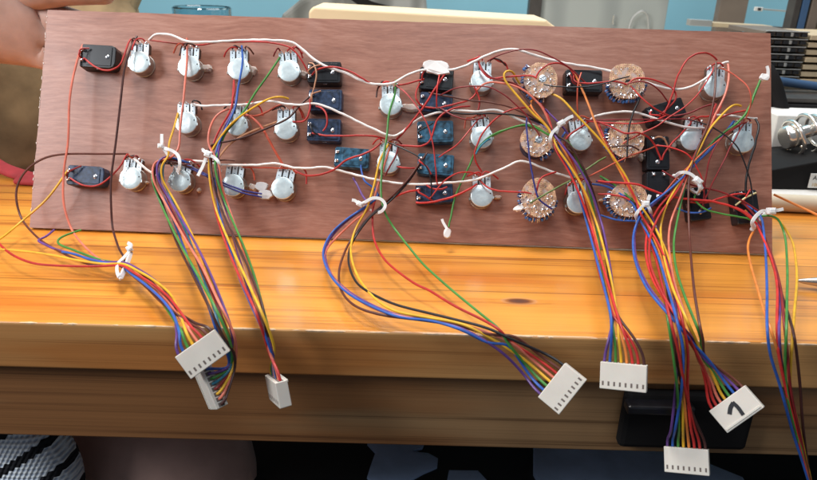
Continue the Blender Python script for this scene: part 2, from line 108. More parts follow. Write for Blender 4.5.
HARNESS = [
 dict(wires=[
   ('purple', [(-219.4, 104.4, 7.0), (-218.9, 90.9, 7.0), (-222.0, 87.5, 7.0), (-214.3, 81.7, 7.0), (-205.1, 74.9, 7.0), (-193.2, 69.5, 7.0), (-180.7, 63.1, 7.0), (-168.3, 58.4, 7.0), (-154.5, 52.0, 10.1), (-146.8, 47.4, 9.2), (-132.9, 35.6, 8.2), (-118.5, 17.7, 7.5), (-108.7, -4.4, 8.0), (-101.5, -23.5, 7.0), (-102.4, -26.1, 3.2), (-99.6, -27.3, -0.4)]),
   ('blue', [(-196.6, 67.5, 8.4), (-188.1, 65.1, 8.4), (-177.8, 58.7, 8.4), (-166.3, 54.0, 8.4), (-155.1, 48.9, 9.0), (-145.3, 37.6, 10.0), (-130.8, 21.7, 10.8), (-116.9, 5.0, 11.2), (-107.1, -9.1, 10.5), (-99.8, -24.0, 8.4), (-100.4, -25.1, 4.4), (-97.6, -26.3, 0.9)]),
   ('green', [(-203.1, 105.7, 7.0), (-207.0, 99.4, 7.0), (-209.9, 92.5, 7.0), (-208.3, 85.3, 7.0), (-202.5, 79.4, 7.0), (-195.7, 75.6, 7.0), (-187.0, 70.0, 7.0), (-178.4, 64.7, 7.0), (-168.9, 59.7, 7.0), (-157.9, 58.1, 6.5), (-148.9, 48.1, 6.4), (-134.2, 30.8, 6.8), (-119.9, 10.5, 7.6), (-108.7, -7.0, 8.7), (-98.6, -23.2, 9.0), (-98.4, -24.1, 5.7), (-95.6, -25.3, 2.1)]),
   ('yellow', [(-216.5, 129.3, 39.6), (-219.1, 123.7, 34.5), (-227.0, 115.1, 23.0), (-240.4, 107.8, 11.1), (-241.5, 84.1, 8.4), (-243.5, 73.0, 8.4), (-237.7, 68.9, 8.4), (-232.8, 68.5, 8.4), (-216.4, 66.7, 8.4), (-198.6, 62.1, 8.4), (-180.4, 55.7, 8.4), (-165.7, 52.6, 8.4), (-153.0, 47.0, 11.5), (-144.8, 41.3, 11.1), (-131.0, 30.4, 10.4), (-116.7, 15.1, 9.5), (-106.7, -3.2, 9.1), (-97.4, -22.2, 9.5), (-96.5, -23.1, 6.9), (-93.6, -24.3, 3.4)]),
   ('salmon', [(-213.3, 166.9, 113.2), (-214.3, 161.1, 107.2), (-216.0, 151.0, 92.7), (-216.3, 142.9, 79.5), (-215.5, 134.9, 63.8), (-215.4, 130.3, 54.5), (-216.7, 123.6, 41.2), (-216.1, 115.8, 25.8), (-213.9, 111.2, 16.8), (-208.6, 105.3, 7.0), (-189.9, 80.4, 7.0), (-174.7, 63.6, 7.0), (-166.1, 57.1, 7.0), (-155.3, 51.2, 9.0), (-146.2, 41.8, 9.2), (-131.9, 27.3, 9.4), (-117.7, 10.1, 9.5), (-107.0, -4.9, 9.3), (-96.9, -19.4, 9.0), (-94.5, -22.1, 8.2), (-91.7, -23.3, 4.6)]),
   ('red', [(-247.6, 88.5, 8.4), (-236.7, 75.5, 8.4), (-220.8, 60.6, 8.4), (-203.4, 50.4, 8.4), (-187.7, 48.6, 8.4), (-172.9, 48.9, 8.4), (-163.0, 50.1, 8.4), (-153.2, 45.9, 11.0), (-144.1, 36.9, 11.5), (-130.1, 24.3, 11.6), (-116.0, 9.7, 11.2), (-105.7, -4.1, 10.1), (-95.7, -18.4, 9.5), (-92.5, -21.1, 9.4), (-89.7, -22.3, 5.9)]),
   ('brown', [(-179.1, 134.3, 49.5), (-197.2, 131.9, 49.5), (-215.2, 129.5, 49.6), (-229.0, 127.3, 47.5), (-240.1, 124.0, 40.6), (-245.9, 119.4, 31.2), (-245.9, 115.0, 22.5), (-241.4, 109.5, 11.8), (-222.4, 90.7, 7.0), (-200.0, 71.2, 7.0), (-175.4, 54.4, 7.0), (-164.4, 53.1, 7.0), (-157.2, 54.9, 7.0), (-147.4, 42.0, 7.7), (-132.6, 24.7, 8.6), (-118.4, 6.4, 9.6), (-106.8, -5.7, 9.7), (-95.2, -15.6, 9.0), (-90.5, -20.1, 10.7), (-87.7, -21.3, 7.1)]),
   ('darkbrown', [(-177.9, 168.7, 119.5), (-179.7, 163.1, 114.6), (-182.3, 153.4, 101.3), (-183.0, 141.5, 80.7), (-184.2, 130.7, 59.3), (-185.8, 119.1, 36.3), (-184.7, 111.9, 22.1), (-182.9, 105.6, 9.7), (-166.6, 74.5, 8.4), (-159.2, 62.9, 8.4), (-156.8, 57.2, 7.9), (-148.6, 50.3, 7.1), (-134.3, 35.9, 6.6), (-119.7, 16.4, 6.7), (-107.2, -1.4, 8.2), (-94.0, -14.5, 9.5), (-88.5, -19.1, 11.9), (-85.7, -20.3, 8.4)]),
  ], conn={'c': (-89.8, -25.0, 0.5), 'L': (0.7801, 0.3897, 0.4894), 'D': (0.6023, -0.256, -0.7561), 'depth': 12.3, 'flip': 0, 'mark': 0}, tie=[(-157.5, 66.6, 10.0), (-157.3, 58.6, 10.0), (-157.1, 49.6, 10.0), (-154.0, 40.6, 10.0), (-150.0, 33.2, 10.0)], head=((-157.9, 68.6, 11.0), 5.0, 3.8, -60), tail=[(-156.6, 66.3, 12.0), (-158.3, 72.2, 12.0), (-161.1, 75.1, 12.0)]),
 dict(wires=[
   ('blue', [(-138.4, 130.1, 45.7), (-143.9, 128.1, 48.1), (-152.6, 126.3, 50.9), (-154.3, 124.9, 47.1), (-156.1, 121.0, 38.2), (-150.2, 114.4, 24.9), (-133.3, 83.3, 13.6), (-110.9, 34.8, 14.2), (-90.8, -7.4, 15.0), (-84.8, -15.5, 2.9), (-81.4, -15.9, -4.2), (-81.3, -15.5, -12.9), (-87.9, -25.4, -7.0), (-90.3, -22.2, -9.5)]),
   ('purple', [(-142.8, 130.0, 45.6), (-147.2, 128.6, 49.2), (-152.6, 126.3, 50.9), (-155.6, 120.7, 48.6), (-155.0, 116.0, 39.5), (-146.6, 110.1, 27.4), (-126.6, 80.9, 17.7), (-104.4, 37.1, 16.8), (-85.7, -3.2, 15.8), (-78.6, -14.5, 5.2), (-79.7, -14.9, -4.4), (-80.8, -16.0, -12.5), (-86.9, -26.3, -9.1), (-89.2, -23.0, -11.6)]),
   ('green', [(-147.6, 131.0, 46.5), (-150.6, 129.5, 49.5), (-154.1, 126.6, 49.5), (-158.8, 124.5, 47.7), (-159.6, 118.5, 37.9), (-152.6, 110.5, 24.4), (-130.9, 71.6, 17.6), (-107.4, 27.2, 18.2), (-87.0, -11.9, 18.6), (-79.8, -17.8, 6.2), (-78.9, -16.5, -3.4), (-80.5, -15.5, -12.9), (-85.8, -27.1, -11.3), (-88.1, -23.9, -13.8)]),
   ('bluegreen', [(-149.9, 129.4, 43.6), (-151.7, 128.3, 47.8), (-152.6, 126.0, 49.7), (-152.6, 122.8, 47.6), (-153.3, 119.7, 39.1), (-147.1, 114.1, 26.5), (-130.9, 88.8, 13.7), (-109.1, 40.5, 13.4), (-90.2, -2.7, 13.5), (-83.7, -13.7, 2.6), (-80.5, -15.2, -4.4), (-79.9, -16.0, -12.5), (-84.8, -28.0, -13.4), (-87.1, -24.8, -15.9)]),
   ('darkred', [(-138.4, 129.5, 43.3), (-144.1, 128.3, 46.7), (-151.0, 126.5, 49.0), (-155.6, 122.5, 48.0), (-156.0, 117.9, 38.9), (-148.5, 111.4, 26.2), (-129.3, 80.3, 16.4), (-106.8, 35.1, 16.2), (-87.5, -5.8, 16.0), (-80.3, -15.2, 4.8), (-79.0, -15.3, -4.1), (-79.7, -15.5, -12.8), (-83.7, -28.9, -15.6), (-86.0, -25.6, -18.0)]),
   ('yellow', [(-147.8, 144.5, 74.8), (-148.8, 137.2, 66.6), (-150.7, 129.3, 57.4), (-149.4, 124.1, 50.3), (-153.0, 121.0, 48.3), (-153.1, 117.4, 39.7), (-145.2, 112.2, 27.7), (-128.0, 87.5, 15.5), (-106.2, 41.6, 14.6), (-87.9, -0.8, 13.9), (-80.8, -13.2, 3.7), (-79.1, -14.6, -4.5), (-79.1, -16.0, -12.5), (-82.6, -29.8, -17.7), (-85.0, -26.5, -20.2)]),
   ('salmon', [(-145.2, 168.3, 119.3), (-143.4, 158.8, 106.5), (-143.0, 149.4, 93.9), (-143.0, 141.5, 81.3), (-144.1, 134.5, 67.3), (-144.0, 128.6, 55.8), (-148.1, 125.7, 49.9), (-158.0, 122.3, 48.3), (-158.1, 116.5, 38.7), (-149.7, 109.3, 26.0), (-128.0, 73.6, 18.6), (-104.8, 30.9, 18.4), (-85.5, -8.4, 17.9), (-77.5, -16.5, 6.6), (-77.2, -15.6, -3.5), (-78.9, -15.5, -12.8), (-81.6, -30.6, -19.8), (-83.9, -27.4, -22.3)]),
   ('darkbrown', [(-131.7, 127.9, 41.9), (-138.5, 126.0, 44.3), (-146.0, 124.6, 47.7), (-157.2, 125.7, 47.1), (-158.9, 120.5, 37.6), (-152.5, 112.8, 24.0), (-133.4, 75.5, 15.3), (-110.0, 29.1, 16.3), (-89.4, -11.5, 17.3), (-82.3, -17.4, 4.9), (-77.9, -16.9, -2.9), (-78.3, -16.0, -12.5), (-80.5, -31.5, -22.0), (-82.9, -28.3, -24.5)]),
  ], conn={'c': (-88.9, -22.0, -19.4), 'L': (0.4166, -0.3436, -0.8417), 'D': (-0.4954, 0.6905, -0.5271), 'depth': 12.3, 'flip': 1, 'mark': 0}, tie=[(-156.0, 130.5, 55.6), (-151.1, 125.3, 56.1), (-146.6, 124.6, 54.8), (-142.9, 123.1, 52.1), (-141.7, 120.5, 47.0), (-144.3, 123.1, 41.6)], head=((-154.6, 126.8, 57.2), 5.0, 4.4, 0), tail=[(-154.3, 128.1, 58.9), (-154.5, 129.6, 61.7), (-154.6, 130.7, 64.0)]),
 dict(wires=[
   ('red', [(-113.0, 155.4, 95.2), (-112.4, 148.2, 86.8), (-112.5, 141.0, 78.5), (-117.4, 135.2, 69.9), (-122.5, 129.4, 58.2), (-123.1, 124.5, 46.9), (-122.3, 117.6, 34.8), (-118.3, 109.2, 20.4), (-99.4, 61.9, 16.4), (-81.5, 18.4, 17.3), (-67.9, -13.2, 17.9), (-63.7, -16.6, 7.5), (-61.8, -15.5, -3.9), (-55.6, -24.7, -9.6), (-54.7, -26.1, -14.0)]),
   ('salmon', [(-115.0, 145.8, 78.1), (-118.7, 142.3, 77.4), (-121.9, 137.9, 75.0), (-124.8, 132.6, 67.7), (-124.9, 128.0, 58.5), (-117.5, 121.2, 48.5), (-115.4, 116.2, 36.6), (-110.1, 110.3, 23.0), (-94.5, 74.5, 14.5), (-79.5, 30.1, 13.8), (-68.2, -3.9, 13.7), (-63.7, -14.6, 6.5), (-61.3, -16.0, -3.5), (-56.7, -22.6, -10.5), (-55.8, -24.0, -14.9)]),
   ('darkbrown', [(-63.6, 149.6, 86.7), (-70.1, 143.9, 81.1), (-74.7, 138.1, 75.4), (-89.2, 133.5, 68.8), (-103.5, 130.9, 63.1), (-116.7, 129.6, 60.0), (-124.8, 128.6, 57.7), (-122.3, 120.5, 48.1), (-119.4, 113.9, 36.4), (-113.5, 106.7, 22.8), (-93.7, 63.0, 18.4), (-76.9, 22.1, 17.9), (-65.3, -8.6, 17.0), (-62.3, -15.6, 7.5), (-61.0, -15.5, -3.6), (-57.8, -20.4, -11.4), (-56.8, -21.8, -15.8)]),
   ('blue', [(-108.9, 165.1, 115.9), (-107.0, 157.4, 107.1), (-107.7, 148.7, 96.4), (-108.3, 144.2, 90.7), (-108.8, 139.8, 82.0), (-111.6, 136.0, 74.4), (-115.6, 132.0, 66.2), (-119.5, 127.3, 56.9), (-120.5, 124.9, 47.2), (-119.8, 118.9, 35.0), (-116.6, 111.2, 20.5), (-99.9, 68.1, 14.2), (-83.0, 22.8, 15.1), (-69.2, -10.3, 16.1), (-63.5, -16.2, 7.4), (-60.5, -16.0, -3.2), (-58.8, -18.3, -12.3), (-57.9, -19.7, -16.7)]),
   ('tan', [(-83.7, 142.6, 71.4), (-100.2, 136.9, 65.5), (-111.1, 131.2, 59.8), (-116.2, 126.9, 54.0), (-120.0, 122.1, 47.9), (-117.9, 116.3, 36.1), (-113.2, 109.5, 22.1), (-95.9, 69.0, 15.6), (-79.7, 25.5, 15.5), (-67.6, -7.2, 15.4), (-62.7, -15.2, 7.2), (-60.2, -15.5, -3.3), (-59.9, -16.2, -13.2), (-58.9, -17.6, -17.6)]),
   ('purple', [(-112.9, 144.4, 75.9), (-115.6, 138.2, 70.0), (-117.5, 130.6, 61.3), (-118.6, 125.7, 54.7), (-118.1, 123.4, 47.9), (-116.8, 118.3, 35.8), (-112.9, 111.7, 21.7), (-97.8, 73.7, 13.4), (-82.0, 28.1, 13.5), (-69.4, -6.2, 14.2), (-63.0, -15.2, 7.0), (-59.7, -16.0, -2.9), (-60.9, -14.0, -14.1), (-60.0, -15.4, -18.5)]),
   ('green', [(-83.7, 162.2, 109.8), (-89.9, 154.4, 100.0), (-98.3, 145.4, 87.9), (-103.2, 139.5, 79.1), (-110.4, 135.5, 70.7), (-115.4, 132.6, 64.8), (-118.5, 127.9, 55.5), (-119.6, 119.9, 48.5), (-116.4, 114.3, 36.9), (-110.5, 108.1, 23.5), (-92.8, 69.5, 16.8), (-77.0, 27.7, 15.8), (-66.1, -4.7, 14.9), (-61.6, -14.6, 7.3), (-59.4, -15.5, -3.0), (-62.0, -11.9, -15.0), (-61.1, -13.3, -19.4)]),
   ('yellow', [(-76.8, 148.7, 85.3), (-79.9, 146.5, 87.2), (-87.1, 143.1, 86.7), (-96.0, 139.2, 81.9), (-104.8, 136.5, 76.2), (-112.5, 133.5, 69.9), (-119.0, 129.1, 61.0), (-123.1, 125.9, 54.5), (-124.1, 122.5, 47.3), (-122.0, 115.4, 35.5), (-117.0, 107.2, 21.4), (-96.6, 59.6, 18.3), (-78.9, 18.1, 18.6), (-65.8, -12.2, 18.3), (-60.9, -16.7, 8.6), (-58.9, -16.0, -2.6), (-63.0, -9.8, -15.9), (-62.1, -11.2, -20.2)]),
  ], conn={'c': (-57.5, -20.0, -21.5), 'L': (-0.4157, 0.8386, -0.352), 'D': (0.1952, -0.2957, -0.9351), 'depth': 12.3, 'flip': 0, 'mark': 0}, tie=[(-129.1, 129.5, 54.7), (-124.4, 123.6, 53.8), (-119.8, 122.5, 51.7), (-117.2, 121.0, 48.9), (-118.2, 123.6, 43.6)], head=((-124.3, 124.3, 53.6), 6.2, 5.6, -20), tail=[(-125.9, 123.7, 51.2), (-127.5, 121.4, 46.5), (-129.2, 119.7, 43.1), (-130.3, 118.5, 40.8)]),
 dict(wires=[
   ('purple', [(-33.3, 126.1, 40.2), (-30.1, 121.4, 37.0), (-25.7, 114.8, 30.2), (-21.5, 111.7, 27.2), (-30.1, 109.2, 21.8), (-39.3, 105.8, 14.7), (-45.5, 101.9, 8.0), (-46.0, 76.4, 8.0), (-39.4, 48.8, 8.0), (-27.6, 27.1, 8.0), (-12.7, 11.2, 8.0), (-0.0, 2.5, 8.0), (15.1, -1.7, 8.0), (30.5, -9.7, 8.0), (48.2, -11.9, -1.9), (61.3, -11.5, -15.8), (64.9, -18.9, -18.2), (68.5, -21.3, -20.1)]),
   ('blue', [(-19.6, 122.5, 35.7), (-16.2, 117.1, 31.5), (-22.8, 111.7, 27.1), (-35.6, 106.4, 19.3), (-44.9, 102.5, 11.1), (-46.9, 74.6, 9.4), (-38.8, 43.2, 9.4), (-27.2, 22.0, 9.4), (-12.5, 6.9, 9.4), (-0.0, -1.7, 9.4), (15.0, -4.3, 9.4), (28.9, -11.4, 8.9), (42.7, -11.4, 1.8), (50.9, -11.0, 1.8), (62.3, -12.0, -13.6), (66.4, -18.4, -16.2), (69.9, -20.8, -18.1)]),
   ('green', [(-7.7, 154.4, 98.5), (-8.0, 147.5, 90.7), (-11.4, 139.1, 80.0), (-12.2, 131.4, 67.6), (-14.7, 122.1, 49.1), (-14.8, 114.1, 33.2), (-12.8, 109.8, 24.8), (-9.9, 107.2, 19.8), (-5.0, 104.0, 13.8), (8.4, 75.8, 8.0), (14.0, 60.5, 8.0), (27.7, 30.6, 8.0), (39.7, 6.8, 8.0), (47.3, -8.7, 8.0), (50.9, -12.5, 3.0), (63.5, -11.5, -12.0), (67.8, -17.9, -14.2), (71.3, -20.3, -16.1)]),
   ('yellow', [(-9.7, 136.5, 63.2), (-16.3, 127.7, 52.1), (-18.9, 118.5, 40.2), (-21.6, 112.3, 31.0), (-23.3, 109.4, 25.3), (-30.3, 103.5, 13.2), (-30.9, 78.0, 9.4), (-24.4, 44.2, 9.4), (-14.2, 18.7, 9.4), (-3.1, 4.8, 9.4), (14.1, -1.3, 9.4), (30.6, -7.3, 9.4), (50.0, -11.1, 0.4), (64.5, -12.0, -9.7), (69.2, -17.4, -12.1), (72.8, -19.8, -14.0)]),
   ('salmon', [(-9.1, 136.6, 62.5), (-17.1, 121.1, 37.5), (-20.9, 112.2, 25.7), (-30.6, 107.2, 18.5), (-42.1, 102.1, 8.0), (-45.7, 84.1, 8.0), (-44.6, 64.8, 8.0), (-37.2, 43.7, 8.0), (-26.3, 23.7, 8.0), (-11.6, 8.0, 8.0), (1.0, 1.5, 8.0), (16.6, -0.6, 8.0), (33.2, -6.6, 8.0), (51.7, -11.3, 3.3), (65.8, -11.5, -8.1), (70.7, -16.9, -10.1), (74.2, -19.3, -12.0)]),
   ('red', [(-18.7, 118.5, 28.3), (-20.0, 112.5, 22.9), (-18.4, 100.5, 9.4), (-10.4, 67.5, 9.4), (0.8, 45.8, 9.4), (9.6, 33.0, 9.4), (13.3, 30.5, 9.4), (26.5, 12.3, 9.4), (38.9, -0.9, 9.4), (46.9, -11.2, 9.4), (52.0, -10.6, 3.2), (66.8, -12.0, -5.9), (72.1, -16.4, -8.1), (75.7, -18.8, -10.0)]),
   ('brown', [(13.7, 133.2, 56.2), (9.3, 127.8, 51.2), (1.6, 120.1, 41.7), (-10.6, 113.1, 30.4), (-17.7, 110.3, 24.5), (-24.9, 106.9, 17.5), (-33.3, 94.5, 8.0), (-35.5, 57.1, 8.0), (-32.0, 29.2, 8.0), (-23.3, 11.6, 8.0), (-9.4, 2.9, 8.0), (9.3, -1.1, 8.0), (28.4, -5.9, 8.0), (42.5, -10.0, 5.9), (53.6, -11.7, 6.7), (68.0, -11.5, -4.4), (73.6, -15.9, -6.0), (77.1, -18.3, -7.9)]),
   ('black', [(9.3, 129.1, 49.9), (2.0, 121.0, 40.1), (-10.2, 112.2, 28.7), (-20.6, 107.2, 21.5), (-30.5, 97.9, 9.4), (-31.2, 65.4, 9.4), (-23.6, 34.1, 9.4), (-10.0, 17.4, 9.4), (-0.7, 10.3, 9.4), (19.3, 1.0, 9.4), (40.9, -9.6, 9.4), (52.2, -12.9, 5.6), (69.0, -12.0, -2.2), (75.0, -15.3, -4.0), (78.5, -17.8, -5.9)]),
  ], conn={'c': (77.0, -22.0, -14.9), 'L': (0.5664, 0.1995, 0.7996), 'D': (0.7526, -0.5206, -0.4031), 'depth': 12.3, 'flip': 0, 'mark': 0}, tie=[(-27.3, 113.4, 27.1), (-23.9, 109.7, 30.1), (-19.9, 110.6, 32.2), (-14.6, 110.3, 31.8), (-11.7, 108.6, 28.5), (-13.8, 106.9, 25.1), (-17.7, 110.8, 22.3)], head=((-27.7, 109.6, 28.4), 5.6, 4.4, -25), tail=[(-29.0, 110.4, 28.7), (-30.9, 111.1, 30.1), (-32.8, 111.3, 30.3)]),
 dict(wires=[
   ('purple', [(78.4, 141.2, 79.1), (84.8, 135.9, 76.6), (91.1, 130.4, 73.5), (97.0, 123.7, 67.0), (106.2, 118.6, 56.7), (115.2, 111.8, 42.4), (122.8, 102.6, 22.7), (118.0, 65.8, 16.0), (109.4, 24.7, 15.1), (100.8, -7.3, 15.2), (96.4, -17.5, 6.4), (96.2, -16.5, 0.8), (96.0, -18.5, -3.5)]),
   ('blue', [(102.3, 137.8, 72.1), (99.7, 133.3, 69.9), (96.0, 128.1, 64.7), (102.4, 121.4, 53.2), (108.6, 113.2, 39.0), (114.5, 102.5, 20.2), (109.3, 59.0, 17.1), (102.9, 17.0, 17.8), (98.2, -11.9, 17.4), (98.0, -18.0, 7.2), (98.5, -17.4, 1.2), (98.3, -19.5, -3.0)]),
   ('green', [(55.1, 137.0, 67.6), (64.8, 136.2, 72.9), (74.4, 134.3, 75.9), (81.8, 132.3, 75.3), (89.4, 129.9, 71.0), (101.2, 128.0, 68.3), (108.8, 122.8, 56.5), (115.7, 115.6, 41.0), (120.4, 105.6, 20.6), (114.7, 69.0, 13.5), (106.0, 25.0, 14.0), (99.5, -8.2, 15.3), (99.9, -17.5, 7.5), (100.8, -18.4, 1.6), (100.7, -20.5, -2.6)]),
   ('yellow', [(72.5, 152.1, 98.7), (68.4, 151.3, 103.8), (67.5, 149.7, 107.4), (64.4, 148.9, 109.0), (60.9, 148.3, 107.8), (59.7, 146.5, 104.2), (61.6, 145.1, 101.4), (70.0, 140.5, 92.7), (80.7, 134.9, 82.1), (87.3, 132.4, 77.4), (91.8, 129.5, 71.8), (94.2, 123.8, 65.1), (102.4, 117.8, 54.8), (111.5, 110.5, 41.4), (119.5, 100.9, 22.5), (114.9, 60.1, 18.1), (108.0, 20.4, 17.2), (102.1, -8.6, 16.4), (101.4, -18.0, 8.4), (103.1, -19.3, 2.0), (103.0, -21.4, -2.2)]),
   ('orange', [(86.2, 150.4, 94.9), (79.3, 144.8, 90.0), (78.1, 140.1, 87.0), (84.3, 135.1, 80.5), (92.0, 131.0, 72.7), (97.1, 126.7, 65.9), (104.4, 120.7, 54.7), (111.7, 113.1, 40.3), (117.8, 103.0, 21.0), (112.6, 62.4, 16.3), (105.7, 20.7, 16.4), (101.1, -8.9, 16.3), (103.4, -17.5, 8.7), (105.4, -20.3, 2.4), (105.3, -22.4, -1.8)]),
   ('redbright', [(82.9, 148.4, 91.3), (88.9, 141.0, 83.3), (92.2, 132.8, 73.6), (93.7, 125.7, 64.0), (100.9, 119.1, 53.3), (108.4, 111.1, 39.8), (116.0, 100.9, 21.4), (110.9, 57.1, 18.5), (105.4, 17.1, 18.4), (101.9, -10.1, 17.3), (104.9, -18.0, 9.5), (107.7, -21.2, 2.8), (107.6, -23.3, -1.4)]),
   ('red', [(119.0, 141.6, 79.6), (110.5, 135.8, 74.8), (103.5, 131.0, 71.8), (99.4, 129.1, 66.6), (105.8, 123.1, 54.6), (111.8, 115.2, 39.5), (116.7, 104.6, 19.9), (110.6, 64.1, 14.8), (104.0, 20.9, 15.8), (100.8, -9.1, 16.3), (106.8, -17.5, 9.8), (110.1, -22.2, 3.2), (109.9, -24.3, -1.0)]),
   ('darkbrown', [(68.0, 154.4, 102.0), (72.1, 147.8, 95.6), (82.0, 138.6, 84.2), (88.1, 133.9, 78.4), (92.6, 130.7, 72.2), (100.3, 125.6, 68.6), (109.0, 120.8, 57.5), (117.0, 114.1, 42.2), (123.3, 104.7, 21.9), (117.9, 69.7, 14.0), (109.2, 27.0, 13.8), (103.7, -5.8, 15.1), (108.3, -18.0, 10.7), (112.4, -23.2, 3.6), (112.3, -25.2, -0.6)]),
  ], conn={'c': (104.0, -24.0, -6.2), 'L': (0.9125, -0.3768, 0.1592), 'D': (-0.0271, -0.4441, -0.8956), 'depth': 12.3, 'flip': 0, 'mark': 0}, tie=[(97.4, 134.8, 76.5), (93.8, 128.9, 75.2), (91.3, 127.8, 72.8), (90.1, 125.8, 68.8), (93.1, 128.7, 64.3)], head=((97.1, 131.2, 78.3), 6.2, 5.0, 30), tail=[(99.0, 132.4, 79.6), (101.5, 133.3, 81.4), (104.7, 133.8, 82.7)]),
 dict(wires=[
   ('purple', [(121.9, 124.0, 43.5), (131.2, 120.0, 42.4), (140.4, 113.8, 36.8), (144.9, 110.4, 33.4), (150.4, 107.4, 32.3), (156.6, 103.2, 22.1), (153.6, 73.0, 16.7), (142.9, 32.5, 16.0), (131.7, -5.4, 15.5), (131.0, -15.1, 3.5), (132.9, -16.5, -18.0), (134.4, -17.5, -41.0), (136.5, -11.2, -51.1), (136.4, -13.8, -55.0)]),
   ('blue', [(119.1, 122.3, 42.0), (129.6, 118.4, 41.5), (139.3, 111.9, 36.0), (144.4, 108.4, 32.8), (144.0, 106.0, 29.2), (150.0, 100.3, 20.1), (143.7, 60.2, 20.2), (135.1, 21.0, 20.5), (126.9, -15.1, 20.6), (131.1, -19.6, 6.4), (134.8, -18.5, -16.4), (136.1, -18.0, -40.3), (138.7, -12.3, -50.5), (138.6, -14.8, -54.4)]),
   ('green', [(124.3, 125.0, 46.6), (131.1, 120.1, 43.7), (140.2, 113.6, 37.5), (144.8, 109.6, 33.0), (148.5, 109.7, 29.8), (152.8, 104.2, 19.4), (147.0, 69.4, 16.1), (135.7, 27.4, 16.9), (124.7, -11.7, 17.8), (126.9, -18.2, 4.9), (132.9, -18.3, -16.7), (138.3, -17.5, -40.5), (141.0, -13.3, -49.9), (140.9, -15.9, -53.8)]),
   ('yellow', [(86.1, 150.0, 95.0), (91.2, 146.2, 94.5), (98.0, 141.4, 92.2), (105.5, 135.8, 84.8), (113.5, 131.9, 77.4), (122.6, 127.3, 68.8), (132.4, 121.3, 57.1), (139.5, 116.1, 47.2), (144.5, 110.4, 36.0), (148.0, 105.3, 32.0), (155.0, 101.0, 22.5), (151.7, 67.8, 18.9), (142.6, 28.9, 18.0), (133.1, -7.2, 17.0), (133.6, -15.9, 4.3), (136.3, -16.7, -17.5), (140.0, -18.0, -39.9), (143.2, -14.3, -49.2), (143.1, -16.9, -53.2)]),
   ('orange', [(107.3, 155.9, 106.6), (112.1, 147.6, 96.8), (116.8, 138.5, 85.4), (120.3, 132.2, 76.2), (124.1, 128.6, 69.2), (135.5, 119.0, 50.7), (144.8, 110.7, 34.6), (146.6, 106.9, 30.3), (152.3, 101.7, 20.6), (147.3, 65.4, 18.5), (137.5, 25.3, 18.6), (128.1, -11.7, 18.6), (130.9, -18.0, 5.3), (136.1, -17.7, -16.8), (142.1, -17.5, -40.0), (145.4, -15.3, -48.6), (145.4, -17.9, -52.5)]),
   ('redbright', [(122.7, 140.2, 78.1), (126.9, 131.2, 67.3), (134.9, 120.6, 53.5), (141.9, 112.2, 40.6), (145.6, 108.8, 34.0), (145.3, 104.7, 30.7), (151.9, 99.7, 21.5), (147.5, 62.2, 20.5), (139.0, 23.7, 20.0), (130.8, -11.6, 19.3), (134.0, -17.8, 5.7), (138.1, -17.5, -16.7), (143.8, -18.0, -39.4), (147.7, -16.3, -48.0), (147.6, -18.9, -51.9)]),
   ('red', [(124.3, 139.0, 73.2), (129.3, 130.2, 62.4), (137.9, 119.2, 47.5), (146.2, 110.1, 32.9), (145.7, 108.3, 29.0), (150.1, 102.2, 19.0), (143.7, 63.5, 18.2), (133.6, 22.6, 19.2), (124.1, -15.2, 19.9), (128.7, -19.7, 6.2), (136.6, -18.7, -16.0), (146.0, -17.5, -39.5), (149.9, -17.3, -47.3), (149.8, -19.9, -51.3)]),
   ('darkbrown', [(126.1, 124.0, 45.7), (134.1, 117.5, 40.0), (141.2, 111.6, 35.5), (145.7, 108.4, 32.8), (150.7, 109.4, 31.4), (155.6, 104.6, 20.7), (151.7, 73.8, 15.4), (139.6, 31.7, 15.5), (128.1, -7.4, 15.9), (128.8, -16.3, 3.9), (136.1, -17.5, -16.9), (147.6, -18.0, -38.9), (152.2, -18.4, -46.7), (152.1, -20.9, -50.6)]),
  ], conn={'c': (144.2, -19.9, -56.7), 'L': (0.8819, -0.4004, 0.2488), 'D': (-0.0147, -0.5508, -0.8345), 'depth': 12.3, 'flip': 0, 'mark': 0}, tie=[(154.8, 108.4, 26.5), (152.5, 105.6, 31.4), (149.8, 107.2, 34.4), (146.3, 105.9, 31.7), (143.8, 104.2, 28.3), (146.7, 107.0, 23.4)], head=((150.0, 108.0, 34.4), 6.2, 5.6, 0), tail=[(151.7, 109.6, 36.5), (152.9, 111.0, 39.4)]),
 dict(wires=[
   ('redbright', [(201.7, 145.2, 89.8), (193.8, 136.5, 79.1), (184.7, 126.2, 65.2), (177.1, 119.0, 54.0), (168.3, 113.3, 42.4), (158.3, 108.2, 31.9), (152.0, 102.1, 19.4), (138.2, 62.7, 19.0), (131.1, 29.1, 19.0), (128.9, 1.8, 19.0), (131.7, -13.0, 13.1), (141.8, -13.5, -0.5), (146.1, -13.9, -10.1), (149.4, -14.5, -19.5), (149.7, -16.4, -25.0), (152.2, -19.5, -27.4)]),
   ('red', [(198.1, 144.8, 91.0), (190.7, 134.8, 78.1), (182.9, 124.9, 65.4), (175.8, 117.0, 53.2), (168.9, 111.1, 41.2), (159.6, 105.7, 30.2), (150.1, 91.0, 20.4), (135.9, 49.5, 20.4), (129.9, 15.5, 20.4), (127.7, -10.1, 20.4), (134.5, -14.4, 10.8), (140.4, -15.9, 0.9), (146.1, -15.4, -8.3), (150.5, -15.0, -17.9), (151.4, -16.5, -23.1), (153.9, -19.6, -25.5)]),
